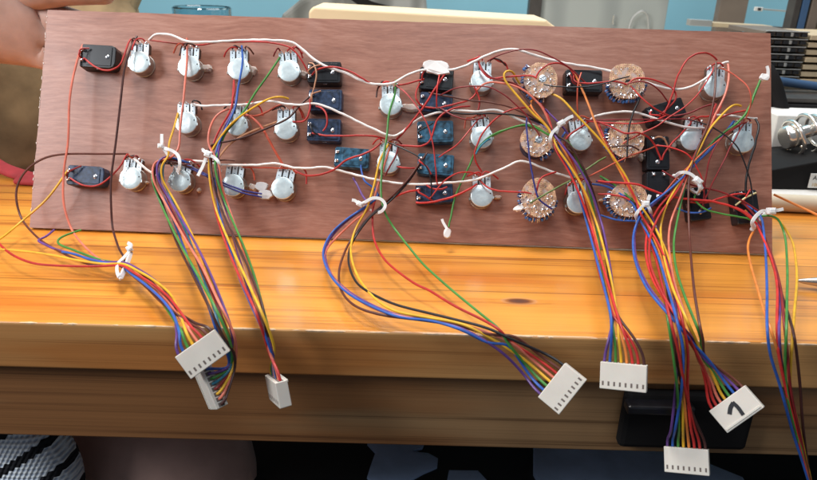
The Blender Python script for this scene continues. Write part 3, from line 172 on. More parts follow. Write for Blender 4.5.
   ('salmon', [(206.2, 157.1, 114.7), (205.3, 150.3, 108.1), (201.2, 141.6, 97.4), (193.4, 133.7, 84.8), (187.0, 127.1, 71.4), (179.4, 120.8, 58.7), (175.6, 115.7, 48.4), (171.8, 110.6, 38.1), (166.1, 104.1, 25.1), (158.0, 82.2, 19.0), (141.9, 28.6, 19.0), (134.2, -6.1, 19.0), (137.7, -13.0, 9.0), (140.9, -14.2, -0.6), (146.5, -14.6, -9.0), (152.1, -14.5, -16.9), (153.0, -16.6, -21.2), (155.6, -19.7, -23.6)]),
   ('yellow', [(214.1, 144.4, 90.3), (209.7, 141.7, 92.0), (203.9, 137.5, 90.7), (196.2, 132.7, 84.4), (189.9, 129.2, 77.4), (182.9, 122.9, 64.7), (175.3, 117.3, 53.1), (169.0, 112.7, 43.9), (162.8, 107.7, 33.6), (159.4, 101.7, 21.8), (146.8, 58.6, 20.4), (136.6, 15.9, 20.4), (131.8, -14.4, 20.2), (138.6, -14.4, 8.8), (142.6, -14.6, 1.5), (148.5, -14.6, -7.1), (153.2, -15.0, -15.3), (154.7, -16.7, -19.3), (157.3, -19.8, -21.7)]),
   ('green', [(185.9, 129.1, 57.9), (179.5, 122.6, 51.7), (175.0, 114.5, 42.2), (171.2, 106.8, 30.2), (163.0, 87.3, 19.0), (149.1, 45.5, 19.0), (140.0, 6.7, 19.0), (138.5, -13.0, 14.9), (142.3, -13.0, 7.0), (142.0, -14.8, 1.1), (148.7, -14.6, -6.8), (154.9, -14.5, -14.4), (156.4, -16.8, -17.4), (158.9, -19.9, -19.8)]),
   ('blue', [(201.5, 134.9, 71.9), (192.4, 127.8, 65.0), (182.7, 121.2, 58.7), (173.8, 115.6, 50.9), (163.2, 111.2, 41.8), (153.3, 107.8, 34.6), (147.1, 105.0, 28.8), (143.4, 101.1, 20.9), (134.9, 77.0, 20.4), (127.8, 48.9, 20.4), (123.6, 18.5, 20.4), (123.8, -2.2, 20.4), (128.8, -14.4, 16.4), (138.2, -14.4, 6.0), (142.5, -15.6, 2.5), (149.7, -15.1, -5.3), (156.0, -15.0, -12.8), (158.0, -16.9, -15.5), (160.6, -20.0, -17.8)]),
   ('purple', [(195.8, 138.7, 76.7), (187.9, 130.7, 67.4), (179.0, 121.1, 54.7), (173.3, 116.7, 49.3), (163.3, 112.5, 40.5), (154.5, 108.8, 32.9), (147.1, 105.5, 26.0), (143.0, 99.0, 19.0), (135.7, 75.8, 19.0), (129.8, 52.2, 19.0), (126.3, 24.0, 19.0), (126.2, 2.7, 19.0), (129.7, -13.0, 16.8), (139.6, -13.0, 6.3), (141.7, -15.2, 1.3), (149.5, -15.0, -5.6), (157.6, -14.5, -11.9), (159.7, -16.9, -13.6), (162.3, -20.1, -15.9)]),
   ('brown', [(198.3, 157.3, 115.7), (196.3, 148.5, 105.5), (194.1, 140.5, 96.7), (189.1, 130.4, 80.3), (182.8, 123.8, 67.0), (177.7, 117.0, 53.3), (176.6, 109.1, 37.5), (171.2, 84.5, 20.4), (147.5, 16.6, 20.4), (139.2, -14.4, 15.7), (142.9, -14.4, 6.2), (143.1, -13.7, 1.0), (150.5, -14.5, -5.3), (158.7, -15.0, -10.3), (161.4, -17.0, -11.6), (163.9, -20.2, -14.0)]),
  ], conn={'c': (160.6, -23.0, -23.1), 'L': (0.6568, -0.0358, 0.7532), 'D': (0.5441, -0.6691, -0.5062), 'depth': 12.3, 'flip': 1, 'mark': 1}, tie=[(169.8, 118.8, 49.9), (171.4, 115.2, 53.4), (176.3, 114.9, 53.0), (180.6, 113.4, 50.1), (183.1, 110.7, 45.0), (183.8, 113.8, 40.7)], head=((181.9, 113.4, 48.6), 7.5, 5.6, -40), tail=[(183.6, 113.0, 46.9), (184.8, 111.6, 44.1)]),
 dict(wires=[
   ('orange', [(215.8, 114.2, 30.3), (221.6, 107.1, 23.6), (216.1, 101.0, 18.5), (209.0, 88.6, 16.0), (198.8, 63.9, 16.0), (186.2, 28.1, 16.0), (176.4, -0.0, 16.0), (171.5, -15.9, 16.0), (179.4, -16.0, 0.2), (187.2, -16.0, -16.4), (196.4, -16.0, -36.5), (204.4, -16.0, -54.5), (212.8, -16.0, -73.9)]),
   ('blue', [(216.1, 114.8, 33.4), (223.0, 108.9, 29.7), (222.9, 102.5, 24.8), (212.0, 73.2, 17.4), (188.9, 24.2, 17.4), (170.4, -13.8, 17.4), (172.9, -17.4, 4.6), (181.9, -17.4, -13.3), (194.6, -17.4, -40.3), (203.1, -17.4, -56.5), (211.2, -17.4, -72.7)]),
   ('purple', [(216.8, 113.2, 29.3), (222.0, 107.2, 25.0), (221.8, 91.1, 16.0), (208.0, 53.5, 16.0), (191.7, 15.8, 16.0), (175.4, -15.7, 16.0), (179.9, -16.0, 0.2), (187.8, -16.0, -19.2), (197.5, -16.0, -40.7), (205.2, -16.0, -57.6), (213.1, -16.0, -75.2)]),
   ('redbright', [(209.2, 114.5, 32.0), (216.9, 108.9, 28.9), (219.9, 102.2, 23.5), (212.3, 67.4, 17.4), (197.4, 30.7, 17.4), (177.7, -8.5, 17.4), (176.3, -17.4, 6.4), (184.1, -17.4, -12.7), (195.7, -17.4, -38.4), (204.4, -17.4, -57.7), (212.6, -17.4, -74.0)]),
   ('darkbrown', [(217.6, 113.1, 28.7), (223.3, 105.7, 21.5), (211.9, 64.8, 16.0), (197.0, 25.2, 16.0), (185.8, -5.5, 16.0), (183.8, -16.0, 11.1), (192.4, -16.0, -13.9), (197.4, -16.0, -30.5), (203.4, -16.0, -48.4), (213.1, -16.0, -75.2)]),
   ('green', [(215.8, 110.8, 26.1), (224.1, 108.1, 28.7), (231.2, 104.8, 30.1), (235.1, 97.8, 20.3), (214.6, 53.6, 17.4), (193.6, 13.2, 17.4), (177.7, -17.4, 17.0), (182.1, -17.4, -4.4), (187.3, -17.4, -20.0), (196.0, -17.4, -39.6), (204.9, -17.4, -57.7), (212.9, -17.4, -75.3)]),
   ('yellow', [(226.5, 112.7, 27.8), (232.9, 109.1, 28.0), (237.2, 102.9, 23.1), (240.2, 95.7, 16.0), (216.4, 46.1, 16.0), (189.9, -1.3, 16.0), (183.1, -16.0, 8.4), (187.7, -16.0, -14.6), (195.7, -16.0, -33.5), (205.8, -16.0, -56.3), (213.7, -16.0, -75.2)]),
   ('darkred', [(212.3, 116.2, 36.2), (221.1, 107.8, 27.4), (223.4, 99.7, 19.2), (211.1, 61.6, 17.4), (196.4, 24.7, 17.4), (181.1, -8.3, 17.4), (180.5, -17.4, 6.5), (187.9, -17.4, -16.5), (198.4, -17.4, -41.3), (205.9, -17.4, -59.5), (213.4, -17.4, -75.2)]),
  ], conn=None, tie=[(227.4, 107.5, 32.0), (220.8, 103.2, 33.7), (216.9, 101.8, 30.8), (214.4, 100.0, 27.1), (217.9, 102.6, 21.9)], head=((226.5, 103.8, 33.6), 6.9, 5.6, 0), tail=[(229.2, 104.4, 33.8), (231.7, 104.5, 34.2), (234.2, 104.8, 34.8)]),
]
CAM = dict(loc=(0.0, -0.29292, 0.16768), right=(0.999556, 0.003598, 0.029562), up=(-0.028757, 0.374682, 0.926707), back=(-0.007742, -0.927146, 0.37462), lens=29.954)
PANEL = dict(origin=(-243.88, 120.22, 1.9), u=(0.999802, -0.019879, 0.000467), v=(0.008545, 0.450716, 0.892626), n=(-0.017955, -0.892446, 0.450797), width=482.0, height=146.7)
TOP_THICK = 26.3

# ------------------------------------------------------------------ materials
def new_mat(name):
    m = bpy.data.materials.new(name); m.use_nodes = True
    nt = m.node_tree
    return m, nt, nt.nodes['Principled BSDF']
def mat(name, col, rough=.5, metal=0, spec=.5, coat=0, trans=0, noise=0, nscale=200, bump=0, sss=0):
    m, nt, b = new_mat(name)
    b.inputs['Base Color'].default_value = (*col, 1)
    b.inputs['Roughness'].default_value = rough
    b.inputs['Metallic'].default_value = metal
    b.inputs['Specular IOR Level'].default_value = spec
    b.inputs['Coat Weight'].default_value = coat
    b.inputs['Transmission Weight'].default_value = trans
    if sss:
        b.inputs['Subsurface Weight'].default_value = sss
        b.inputs['Subsurface Radius'].default_value = (.006, .002, .001)
        b.inputs['Subsurface Scale'].default_value = 1
    if noise or bump:
        tc = nt.nodes.new('ShaderNodeTexCoord'); n = nt.nodes.new('ShaderNodeTexNoise')
        n.inputs['Scale'].default_value = nscale; n.inputs['Detail'].default_value = 4
        nt.links.new(tc.outputs['Object'], n.inputs['Vector'])
        if noise:
            r = nt.nodes.new('ShaderNodeValToRGB')
            r.color_ramp.elements[0].position = .3; r.color_ramp.elements[1].position = .7
            r.color_ramp.elements[0].color = (*[c*(1-noise) for c in col], 1)
            r.color_ramp.elements[1].color = (*[min(1, c*(1+noise)) for c in col], 1)
            nt.links.new(n.outputs['Fac'], r.inputs['Fac']); nt.links.new(r.outputs['Color'], b.inputs['Base Color'])
        if bump:
            bp = nt.nodes.new('ShaderNodeBump'); bp.inputs['Strength'].default_value = bump; bp.inputs['Distance'].default_value = .001
            nt.links.new(n.outputs['Fac'], bp.inputs['Height']); nt.links.new(bp.outputs['Normal'], b.inputs['Normal'])
    return m

def N_(nt, kind, **kw):
    n = nt.nodes.new(kind)
    for k, v in kw.items():
        if k in n.inputs: n.inputs[k].default_value = v
        else: setattr(n, k, v)
    return n
def ramp(nt, stops):
    r = nt.nodes.new('ShaderNodeValToRGB'); cr = r.color_ramp
    while len(cr.elements) < len(stops): cr.elements.new(.5)
    for e, (p, c) in zip(cr.elements, stops): e.position = p; e.color = (*c, 1)
    return r

def pine(name, light, dark, knots=(), rough=.3, coat=.4, boards=None, stretch=(2.2, 60, 60), wear=0):
    """varnished pine: long grain along X, growth-line waves, optional knots, planks"""
    m, nt, b = new_mat(name); L = nt.links.new
    tc = N_(nt, 'ShaderNodeTexCoord')
    mp = N_(nt, 'ShaderNodeMapping'); mp.inputs['Scale'].default_value = stretch
    L(tc.outputs['Object'], mp.inputs['Vector'])
    vec = mp.outputs['Vector']
    if knots:
        # bend the grain round each knot
        sep = N_(nt, 'ShaderNodeSeparateXYZ'); L(tc.outputs['Object'], sep.inputs[0])
        prev = None; fall = None
        for (kx, ky, kr) in knots:
            d = N_(nt, 'ShaderNodeVectorMath', operation='SUBTRACT'); L(tc.outputs['Object'], d.inputs[0]); d.inputs[1].default_value = (kx, ky, 0)
            s = N_(nt, 'ShaderNodeVectorMath', operation='MULTIPLY'); L(d.outputs[0], s.inputs[0]); s.inputs[1].default_value = (1/(kr*2.4), 1/kr, 0)
            ln = N_(nt, 'ShaderNodeVectorMath', operation='LENGTH'); L(s.outputs[0], ln.inputs[0])
            if fall is None: fall = ln.outputs['Value']
            else:
                mn = N_(nt, 'ShaderNodeMath', operation='MINIMUM'); L(fall, mn.inputs[0]); L(ln.outputs['Value'], mn.inputs[1]); fall = mn.outputs[0]
        g = N_(nt, 'ShaderNodeMath', operation='MULTIPLY_ADD'); L(fall, g.inputs[0]); g.inputs[1].default_value = -.33; g.inputs[2].default_value = 1
        g2 = N_(nt, 'ShaderNodeMath', operation='MAXIMUM'); L(g.outputs[0], g2.inputs[0]); g2.inputs[1].default_value = 0
        off = N_(nt, 'ShaderNodeCombineXYZ'); ml = N_(nt, 'ShaderNodeMath', operation='MULTIPLY'); L(g2.outputs[0], ml.inputs[0]); ml.inputs[1].default_value = .45
        L(ml.outputs[0], off.inputs['Z'])
        ad = N_(nt, 'ShaderNodeVectorMath', operation='ADD'); L(vec, ad.inputs[0]); L(off.outputs[0], ad.inputs[1]); vec = ad.outputs[0]
    n1 = N_(nt, 'ShaderNodeTexNoise', Scale=1.0, Detail=5.0, Roughness=.6); L(vec, n1.inputs['Vector'])
    mp2 = N_(nt, 'ShaderNodeMapping'); mp2.inputs['Scale'].default_value = (stretch[0]*2, stretch[1]*7, stretch[2]*7)
    L(tc.outputs['Object'], mp2.inputs['Vector'])
    n2 = N_(nt, 'ShaderNodeTexNoise', Scale=1.0, Detail=3.0, Roughness=.6); L(mp2.outputs[0], n2.inputs['Vector'])
    mx = N_(nt, 'ShaderNodeMath', operation='MULTIPLY_ADD'); L(n2.outputs['Fac'], mx.inputs[0]); mx.inputs[1].default_value = .60; L(n1.outputs['Fac'], mx.inputs[2])
    mid = tuple((a*.6+c*.4) for a, c in zip(light, dark))
    r = ramp(nt, [(.58, dark), (.68, mid), (.77, light), (1.0, tuple(min(1, x*1.15) for x in light))])
    L(mx.outputs[0], r.inputs['Fac']); colour = r.outputs['Color']
    zn = N_(nt, 'ShaderNodeMapping'); zn.inputs['Scale'].default_value = (3.2, 22, 22); L(tc.outputs['Object'], zn.inputs['Vector'])
    zz = N_(nt, 'ShaderNodeTexNoise', Scale=1.0, Detail=3.0); L(zn.outputs[0], zz.inputs['Vector'])
    zr = ramp(nt, [(.38, (1.1, 1.1, 1.1)), (.50, (1, 1, 1)), (.62, (.82, .60, .42))]); L(zz.outputs['Fac'], zr.inputs['Fac'])
    zm = N_(nt, 'ShaderNodeVectorMath', operation='MULTIPLY'); L(colour, zm.inputs[0]); L(zr.outputs['Color'], zm.inputs[1]); colour = zm.outputs[0]
    if boards:
        sep2 = N_(nt, 'ShaderNodeSeparateXYZ'); L(tc.outputs['Object'], sep2.inputs[0])
        dv = N_(nt, 'ShaderNodeMath', operation='DIVIDE'); L(sep2.outputs['Y'], dv.inputs[0]); dv.inputs[1].default_value = boards
        fl = N_(nt, 'ShaderNodeMath', operation='FLOOR'); L(dv.outputs[0], fl.inputs[0])
        wn = N_(nt, 'ShaderNodeTexWhiteNoise', noise_dimensions='1D'); L(fl.outputs[0], wn.inputs['W'])
        mr = N_(nt, 'ShaderNodeMapRange'); L(wn.outputs['Value'], mr.inputs['Value']); mr.inputs['To Min'].default_value = .82; mr.inputs['To Max'].default_value = 1.12
        fr = N_(nt, 'ShaderNodeMath', operation='FRACT'); L(dv.outputs[0], fr.inputs[0])
        gp = N_(nt, 'ShaderNodeMath', operation='COMPARE'); L(fr.outputs[0], gp.inputs[0]); gp.inputs[1].default_value = .5; gp.inputs[2].default_value = .487
        gm = N_(nt, 'ShaderNodeMapRange'); L(gp.outputs[0], gm.inputs['Value']); gm.inputs['To Min'].default_value = .55; gm.inputs['To Max'].default_value = 1
        mm = N_(nt, 'ShaderNodeMath', operation='MULTIPLY'); L(mr.outputs[0], mm.inputs[0]); L(gm.outputs[0], mm.inputs[1])
        vm = N_(nt, 'ShaderNodeVectorMath', operation='SCALE'); L(colour, vm.inputs[0]); L(mm.outputs[0], vm.inputs['Scale']); colour = vm.outputs[0]
    if knots:
        kr_ = ramp(nt, [(.0, (.07, .02, .008)), (.25, (.13, .035, .012)), (.42, tuple(x*.7 for x in dark)), (1.0, (1, 1, 1))])
        sc = N_(nt, 'ShaderNodeMath', operation='MULTIPLY'); L(fall, sc.inputs[0]); sc.inputs[1].default_value = .42; L(sc.outputs[0], kr_.inputs['Fac'])
        fx = ramp(nt, [(.30, (1, 1, 1)), (.62, (0, 0, 0))]); L(sc.outputs[0], fx.inputs['Fac'])
        mxk = N_(nt, 'ShaderNodeMix', data_type='RGBA'); L(fx.outputs['Color'], mxk.inputs['Factor']); L(colour, mxk.inputs[6]); L(kr_.outputs['Color'], mxk.inputs[7]); colour = mxk.outputs[2]
    if wear:
        geo = N_(nt, 'ShaderNodeNewGeometry')
        wn2 = N_(nt, 'ShaderNodeTexNoise', Scale=45.0, Detail=4.0); L(tc.outputs['Object'], wn2.inputs['Vector'])
        pw = ramp(nt, [(.5, (0, 0, 0)), (.53, (1, 1, 1))]); L(geo.outputs['Pointiness'], pw.inputs['Fac'])
        mu = N_(nt, 'ShaderNodeMath', operation='MULTIPLY'); L(pw.outputs['Color'], mu.inputs[0]); L(wn2.outputs['Fac'], mu.inputs[1])
    L(colour, b.inputs['Base Color'])
    rr = N_(nt, 'ShaderNodeMapRange'); L(n1.outputs['Fac'], rr.inputs['Value']); rr.inputs['To Min'].default_value = rough-.08; rr.inputs['To Max'].default_value = rough+.14
    L(rr.outputs[0], b.inputs['Roughness'])
    b.inputs['Coat Weight'].default_value = coat; b.inputs['Coat Roughness'].default_value = .18
    bp = N_(nt, 'ShaderNodeBump', Strength=.15, Distance=.0003); L(n2.outputs['Fac'], bp.inputs['Height']); L(bp.outputs[0], b.inputs['Normal'])
    return m

def plywood():
    m, nt, b = new_mat('reddish_plywood'); L = nt.links.new
    tc = N_(nt, 'ShaderNodeTexCoord')
    wob = N_(nt, 'ShaderNodeTexNoise', Scale=9.0, Detail=2.0); L(tc.outputs['Object'], wob.inputs['Vector'])
    w2 = N_(nt, 'ShaderNodeVectorMath', operation='SCALE', Scale=.028); L(wob.outputs['Color'], w2.inputs[0])
    ad = N_(nt, 'ShaderNodeVectorMath', operation='ADD'); L(tc.outputs['Object'], ad.inputs[0]); L(w2.outputs[0], ad.inputs[1])
    mp = N_(nt, 'ShaderNodeMapping'); mp.inputs['Scale'].default_value = (42, 420, 100); mp.inputs['Rotation'].default_value = (0, 0, radians(5)); L(ad.outputs[0], mp.inputs['Vector'])
    n1 = N_(nt, 'ShaderNodeTexNoise', Scale=1.0, Detail=6.0, Roughness=.62); L(mp.outputs[0], n1.inputs['Vector'])
    mp2 = N_(nt, 'ShaderNodeMapping'); mp2.inputs['Scale'].default_value = (6, 34, 16); L(ad.outputs[0], mp2.inputs['Vector'])
    n2 = N_(nt, 'ShaderNodeTexNoise', Scale=1.0, Detail=3.0); L(mp2.outputs[0], n2.inputs['Vector'])
    mp3 = N_(nt, 'ShaderNodeMapping'); mp3.inputs['Scale'].default_value = (160, 900, 500); L(tc.outputs['Object'], mp3.inputs['Vector'])
    n3 = N_(nt, 'ShaderNodeTexNoise', Scale=1.0, Detail=2.0); L(mp3.outputs[0], n3.inputs['Vector'])
    a = N_(nt, 'ShaderNodeMath', operation='MULTIPLY_ADD'); L(n2.outputs['Fac'], a.inputs[0]); a.inputs[1].default_value = .45; L(n1.outputs['Fac'], a.inputs[2])
    c = N_(nt, 'ShaderNodeMath', operation='MULTIPLY_ADD'); L(n3.outputs['Fac'], c.inputs[0]); c.inputs[1].default_value = .35; L(a.outputs[0], c.inputs[2])
    r = ramp(nt, [(.0, PLY[0]), (.42, PLY[1]), (.6, PLY[2]), (1.0, PLY[3])])
    mr = N_(nt, 'ShaderNodeMapRange'); L(c.outputs[0], mr.inputs['Value']); mr.inputs['From Min'].default_value = .62; mr.inputs['From Max'].default_value = 1.18
    L(mr.outputs[0], r.inputs['Fac'])
    # dusty smudges of rubbed flux
    sm = N_(nt, 'ShaderNodeTexNoise', Scale=13.0, Detail=3.0); L(tc.outputs['Object'], sm.inputs['Vector'])
    sr = ramp(nt, [(.58, (0, 0, 0)), (.8, (.35, .35, .35))]); L(sm.outputs['Fac'], sr.inputs['Fac'])
    mx = N_(nt, 'ShaderNodeMix', data_type='RGBA'); L(sr.outputs['Color'], mx.inputs['Factor']); L(r.outputs['Color'], mx.inputs[6]); mx.inputs[7].default_value = (.60, .44, .41, 1)
    L(mx.outputs[2], b.inputs['Base Color'])
    b.inputs['Roughness'].default_value = .40; b.inputs['Specular IOR Level'].default_value = .5; b.inputs['Coat Weight'].default_value = .25; b.inputs['Coat Roughness'].default_value = .38
    bp = N_(nt, 'ShaderNodeBump', Strength=.3, Distance=.0003); L(n1.outputs['Fac'], bp.inputs['Height']); L(bp.outputs[0], b.inputs['Normal'])
    return m
PLY = [(.225, .082, .052), (.300, .120, .077), (.335, .141, .093), (.40, .190, .132)]

def perfboard_mat():
    m, nt, b = new_mat('perfboard'); L = nt.links.new
    tc = N_(nt, 'ShaderNodeTexCoord')
    sc = N_(nt, 'ShaderNodeVectorMath', operation='SCALE', Scale=1/.00254); L(tc.outputs['Object'], sc.inputs[0])
    fr = N_(nt, 'ShaderNodeVectorMath', operation='FRACTION'); L(sc.outputs[0], fr.inputs[0])
    sb = N_(nt, 'ShaderNodeVectorMath', operation='SUBTRACT'); L(fr.outputs[0], sb.inputs[0]); sb.inputs[1].default_value = (.5, .5, .5)
    ml = N_(nt, 'ShaderNodeVectorMath', operation='MULTIPLY'); L(sb.outputs[0], ml.inputs[0]); ml.inputs[1].default_value = (1, 1, 0)
    ln = N_(nt, 'ShaderNodeVectorMath', operation='LENGTH'); L(ml.outputs[0], ln.inputs[0])
    rp = ramp(nt, [(.0, (.30, .17, .10)), (.12, (.32, .18, .11)), (.20, (.86, .60, .36)), (.34, (.80, .52, .32)), (.42, (.62, .36, .24))]); L(ln.outputs['Value'], rp.inputs['Fac'])
    n = N_(nt, 'ShaderNodeTexNoise', Scale=330.0, Detail=3.0); L(tc.outputs['Object'], n.inputs['Vector'])
    nr = ramp(nt, [(.35, (.62, .55, .52)), (.7, (1.15, 1.15, 1.1))]); L(n.outputs['Fac'], nr.inputs['Fac'])
    mx = N_(nt, 'ShaderNodeVectorMath', operation='MULTIPLY'); L(rp.outputs['Color'], mx.inputs[0]); L(nr.outputs['Color'], mx.inputs[1])
    g = N_(nt, 'ShaderNodeTexNoise', Scale=210.0, Detail=2.0); L(tc.outputs['Object'], g.inputs['Vector'])
    gr = ramp(nt, [(.50, (0, 0, 0)), (.60, (.8, .8, .8))]); L(g.outputs['Fac'], gr.inputs['Fac'])
    m2 = N_(nt, 'ShaderNodeMix', data_type='RGBA'); L(gr.outputs['Color'], m2.inputs['Factor']); L(mx.outputs[0], m2.inputs[6]); m2.inputs[7].default_value = (.50, .40, .37, 1)
    L(m2.outputs[2], b.inputs['Base Color']); b.inputs['Roughness'].default_value = .32
    return m

def knit_mat():
    m, nt, b = new_mat('crocheted_wool'); L = nt.links.new
    tc = N_(nt, 'ShaderNodeTexCoord'); sp = N_(nt, 'ShaderNodeSeparateXYZ'); L(tc.outputs['Object'], sp.inputs[0])
    def M(op, a, c=None, d=None):
        n = N_(nt, 'ShaderNodeMath', operation=op)
        for i, v in enumerate((a, c, d)):
            if v is None: continue
            if isinstance(v, (int, float)): n.inputs[i].default_value = v
            else: L(v, n.inputs[i])
        return n.outputs[0]
    # coordinate across the slanting stripes, with a saw-tooth wobble along them
    along = M('MULTIPLY_ADD', sp.outputs['Z'], .53, M('MULTIPLY', sp.outputs['X'], .85))
    across = M('MULTIPLY_ADD', sp.outputs['Z'], .85, M('MULTIPLY', sp.outputs['X'], -.53))
    zig = M('MULTIPLY', M('PINGPONG', along, .0017), .9)
    q = M('ADD', across, zig)
    fr = M('FRACT', M('DIVIDE', M('ADD', q, .003), .0185))
    blk = M('LESS_THAN', M('ABSOLUTE', M('SUBTRACT', fr, .5)), .14)
    s1 = M('SINE', M('MULTIPLY', along, 2*pi/.0038)); s2 = M('SINE', M('MULTIPLY', across, 2*pi/.0032))
    h = M('MULTIPLY', s1, s2)
    r = ramp(nt, [(.1, (.40, .47, .60)), (.5, (.80, .85, .90)), (.9, (.92, .94, .95))])
    hh = M('MULTIPLY_ADD', h, .5, .5); L(hh, r.inputs['Fac'])
    mx = N_(nt, 'ShaderNodeMix', data_type='RGBA'); L(blk, mx.inputs['Factor']); L(r.outputs['Color'], mx.inputs[6]); mx.inputs[7].default_value = (.008, .008, .012, 1)
    L(mx.outputs[2], b.inputs['Base Color']); b.inputs['Roughness'].default_value = .9
    bp = N_(nt, 'ShaderNodeBump', Strength=.9, Distance=.0012); L(hh, bp.inputs['Height']); L(bp.outputs[0], b.inputs['Normal'])
    return m

def streaked(name, light, dark, rough=.6, scale=(6, 6, 1.2)):
    m, nt, b = new_mat(name); L = nt.links.new
    tc = N_(nt, 'ShaderNodeTexCoord'); mp = N_(nt, 'ShaderNodeMapping'); mp.inputs['Scale'].default_value = scale; L(tc.outputs['Object'], mp.inputs['Vector'])
    w = N_(nt, 'ShaderNodeTexWave', Scale=1.0, Distortion=9.0, Detail=3.0); w.inputs['Detail Scale'].default_value = .8; L(mp.outputs[0], w.inputs['Vector'])
    r = ramp(nt, [(.0, dark), (.25, tuple((a+c)/2 for a, c in zip(light, dark))), (.5, light), (1, light)]); L(w.outputs['Fac'], r.inputs['Fac']); L(r.outputs['Color'], b.inputs['Base Color'])
    b.inputs['Roughness'].default_value = rough
    return m

WIRE_RGB = dict(white=(.80, .74, .70), red=(.52, .03, .025), redbright=(.66, .035, .03), redbrown=(.36, .055, .04), darkred=(.25, .018, .02),
    orangered=(.62, .10, .05), salmon=(.78, .20, .13), orange=(.85, .26, .05), yellow=(.85, .46, .03), tan=(.55, .26, .14), brown=(.13, .035, .022),
    darkbrown=(.07, .022, .018), black=(.015, .013, .015), green=(.07, .27, .05), olive=(.14, .20, .05), bluegreen=(.03, .20, .30),
    blue=(.035, .12, .46), navy=(.03, .03, .20), purple=(.15, .06, .26), cream=(.8, .66, .34))
WM = {k: mat('wire_'+k, v if k == 'white' else tuple(c*.84 for c in v), rough=.42, spec=.45, noise=.2, nscale=140) for k, v in WIRE_RGB.items()}
MAT = dict(
    ply=plywood(), plyedge=mat('plywood_edge', (.34, .23, .19), .8, noise=.5, nscale=260),
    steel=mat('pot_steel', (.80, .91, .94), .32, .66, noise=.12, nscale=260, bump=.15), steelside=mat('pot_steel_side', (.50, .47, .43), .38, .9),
    lug=mat('tinned_lug', (.74, .83, .88), .42, .45, noise=.06, nscale=300), phen=mat('brown_phenolic', (.10, .06, .045), .6),
    dark=mat('dark_hole', (.012, .012, .014), .6), solder=mat('solder', (.78, .78, .80), .22, 1, bump=.4, nscale=500),
    jblack=mat('black_plastic', (.010, .010, .013), .34, noise=.3, nscale=160), jnavysheen=mat('blue_black_sheen_plastic', (.018, .034, .075), .36, noise=.75, nscale=330),  # on the jacks, the bluish mottling is sky sheen put into the colour
    jblueglare=mat('blue_glare_plastic', (.035, .115, .19), .34, noise=.9, nscale=260),  # stronger blue: window glare on dark jack faces, painted into the base colour
    perf=perfboard_mat(), resblue=mat('resistor_blue', (.05, .14, .36), .35, coat=.5, noise=.2, nscale=400), glue=mat('hot_glue', (.66, .52, .46), .35, spec=.6, noise=.12, nscale=150, sss=.2),
    tape=mat('white_tape', (.80, .76, .74), .7, noise=.06, nscale=200), tapeg=mat('milky_tape', (.58, .55, .54), .5, noise=.1),
    tie=mat('nylon_tie', (.80, .78, .77), .35, spec=.6, sss=.15), conn=mat('nylon_connector', (.66, .60, .53), .42, noise=.05, nscale=80, sss=.1),
    slot=mat('connector_recess', (.13, .10, .085), .6), ink=mat('marker_ink', (.012, .012, .016), .5),
    wall=mat('pale_blue_paint', (.30, .60, .70), .8, noise=.04, nscale=6), cream=mat('cream_card', (.80, .62, .38), .65, noise=.05, nscale=12),
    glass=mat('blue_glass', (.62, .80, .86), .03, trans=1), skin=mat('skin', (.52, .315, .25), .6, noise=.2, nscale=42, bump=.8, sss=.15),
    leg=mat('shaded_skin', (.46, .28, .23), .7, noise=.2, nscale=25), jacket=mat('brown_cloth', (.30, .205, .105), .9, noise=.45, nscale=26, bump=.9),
    redcloth=mat('red_cloth', (.36, .03, .035), .8, noise=.2, nscale=60), knit=knit_mat(), bluecloth=mat('blue_grey_cloth', (.34, .46, .68), .9, noise=.2, nscale=30, bump=.5),
    blackvinyl=mat('black_vinyl', (.008, .007, .008), .7), floor=mat('dark_floor', (.03, .022, .018), .8),
    greywood=streaked('grey_limewashed_wood', (.34, .35, .32), (.26, .27, .25), .7, (3, 3, 2.2)), greycloth=streaked('grey_cloth', (.30, .30, .28), (.17, .17, .155), .9, (6, 6, 5)),
    brownpanel=mat('brown_panel', (.16, .12, .09), .6, noise=.15, nscale=20), darkpl=mat('charcoal_plastic', (.045, .038, .033), .45, noise=.3, nscale=50),
    tan=mat('tan_board', (.52, .40, .25), .6, noise=.1, nscale=30), greymetal=mat('grey_metal', (.50, .49, .46), .4, .6), chrome=mat('chrome', (.86, .82, .76), .22, .9),
    whitecard=mat('white_card', (.72, .70, .66), .7, noise=.04), ochre=mat('ochre_card', (.60, .42, .20), .7, noise=.12, nscale=40), paperroll=mat('cream_paper', (.68, .57, .42), .6, noise=.12, nscale=25),
    desk=mat('pale_desk', (.60, .55, .47), .6, noise=.08, nscale=8), bluerod=mat('blue_enamel', (.05, .10, .19), .3), rubber=mat('black_rubber', (.007, .006, .006), .8, spec=.25),
    label=mat('paper_label', (.74, .72, .68), .6), steelpen=mat('brushed_steel', (.55, .48, .42), .25, .9))
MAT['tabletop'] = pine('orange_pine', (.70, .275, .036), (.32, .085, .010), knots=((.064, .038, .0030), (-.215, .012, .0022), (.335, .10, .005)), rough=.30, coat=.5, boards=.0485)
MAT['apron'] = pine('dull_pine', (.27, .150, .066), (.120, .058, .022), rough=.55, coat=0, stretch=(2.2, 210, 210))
MAT['front'] = pine('dull_front_edge', (.48, .245, .085), (.27, .120, .036), rough=.45, coat=.1, stretch=(2.6, 230, 230))

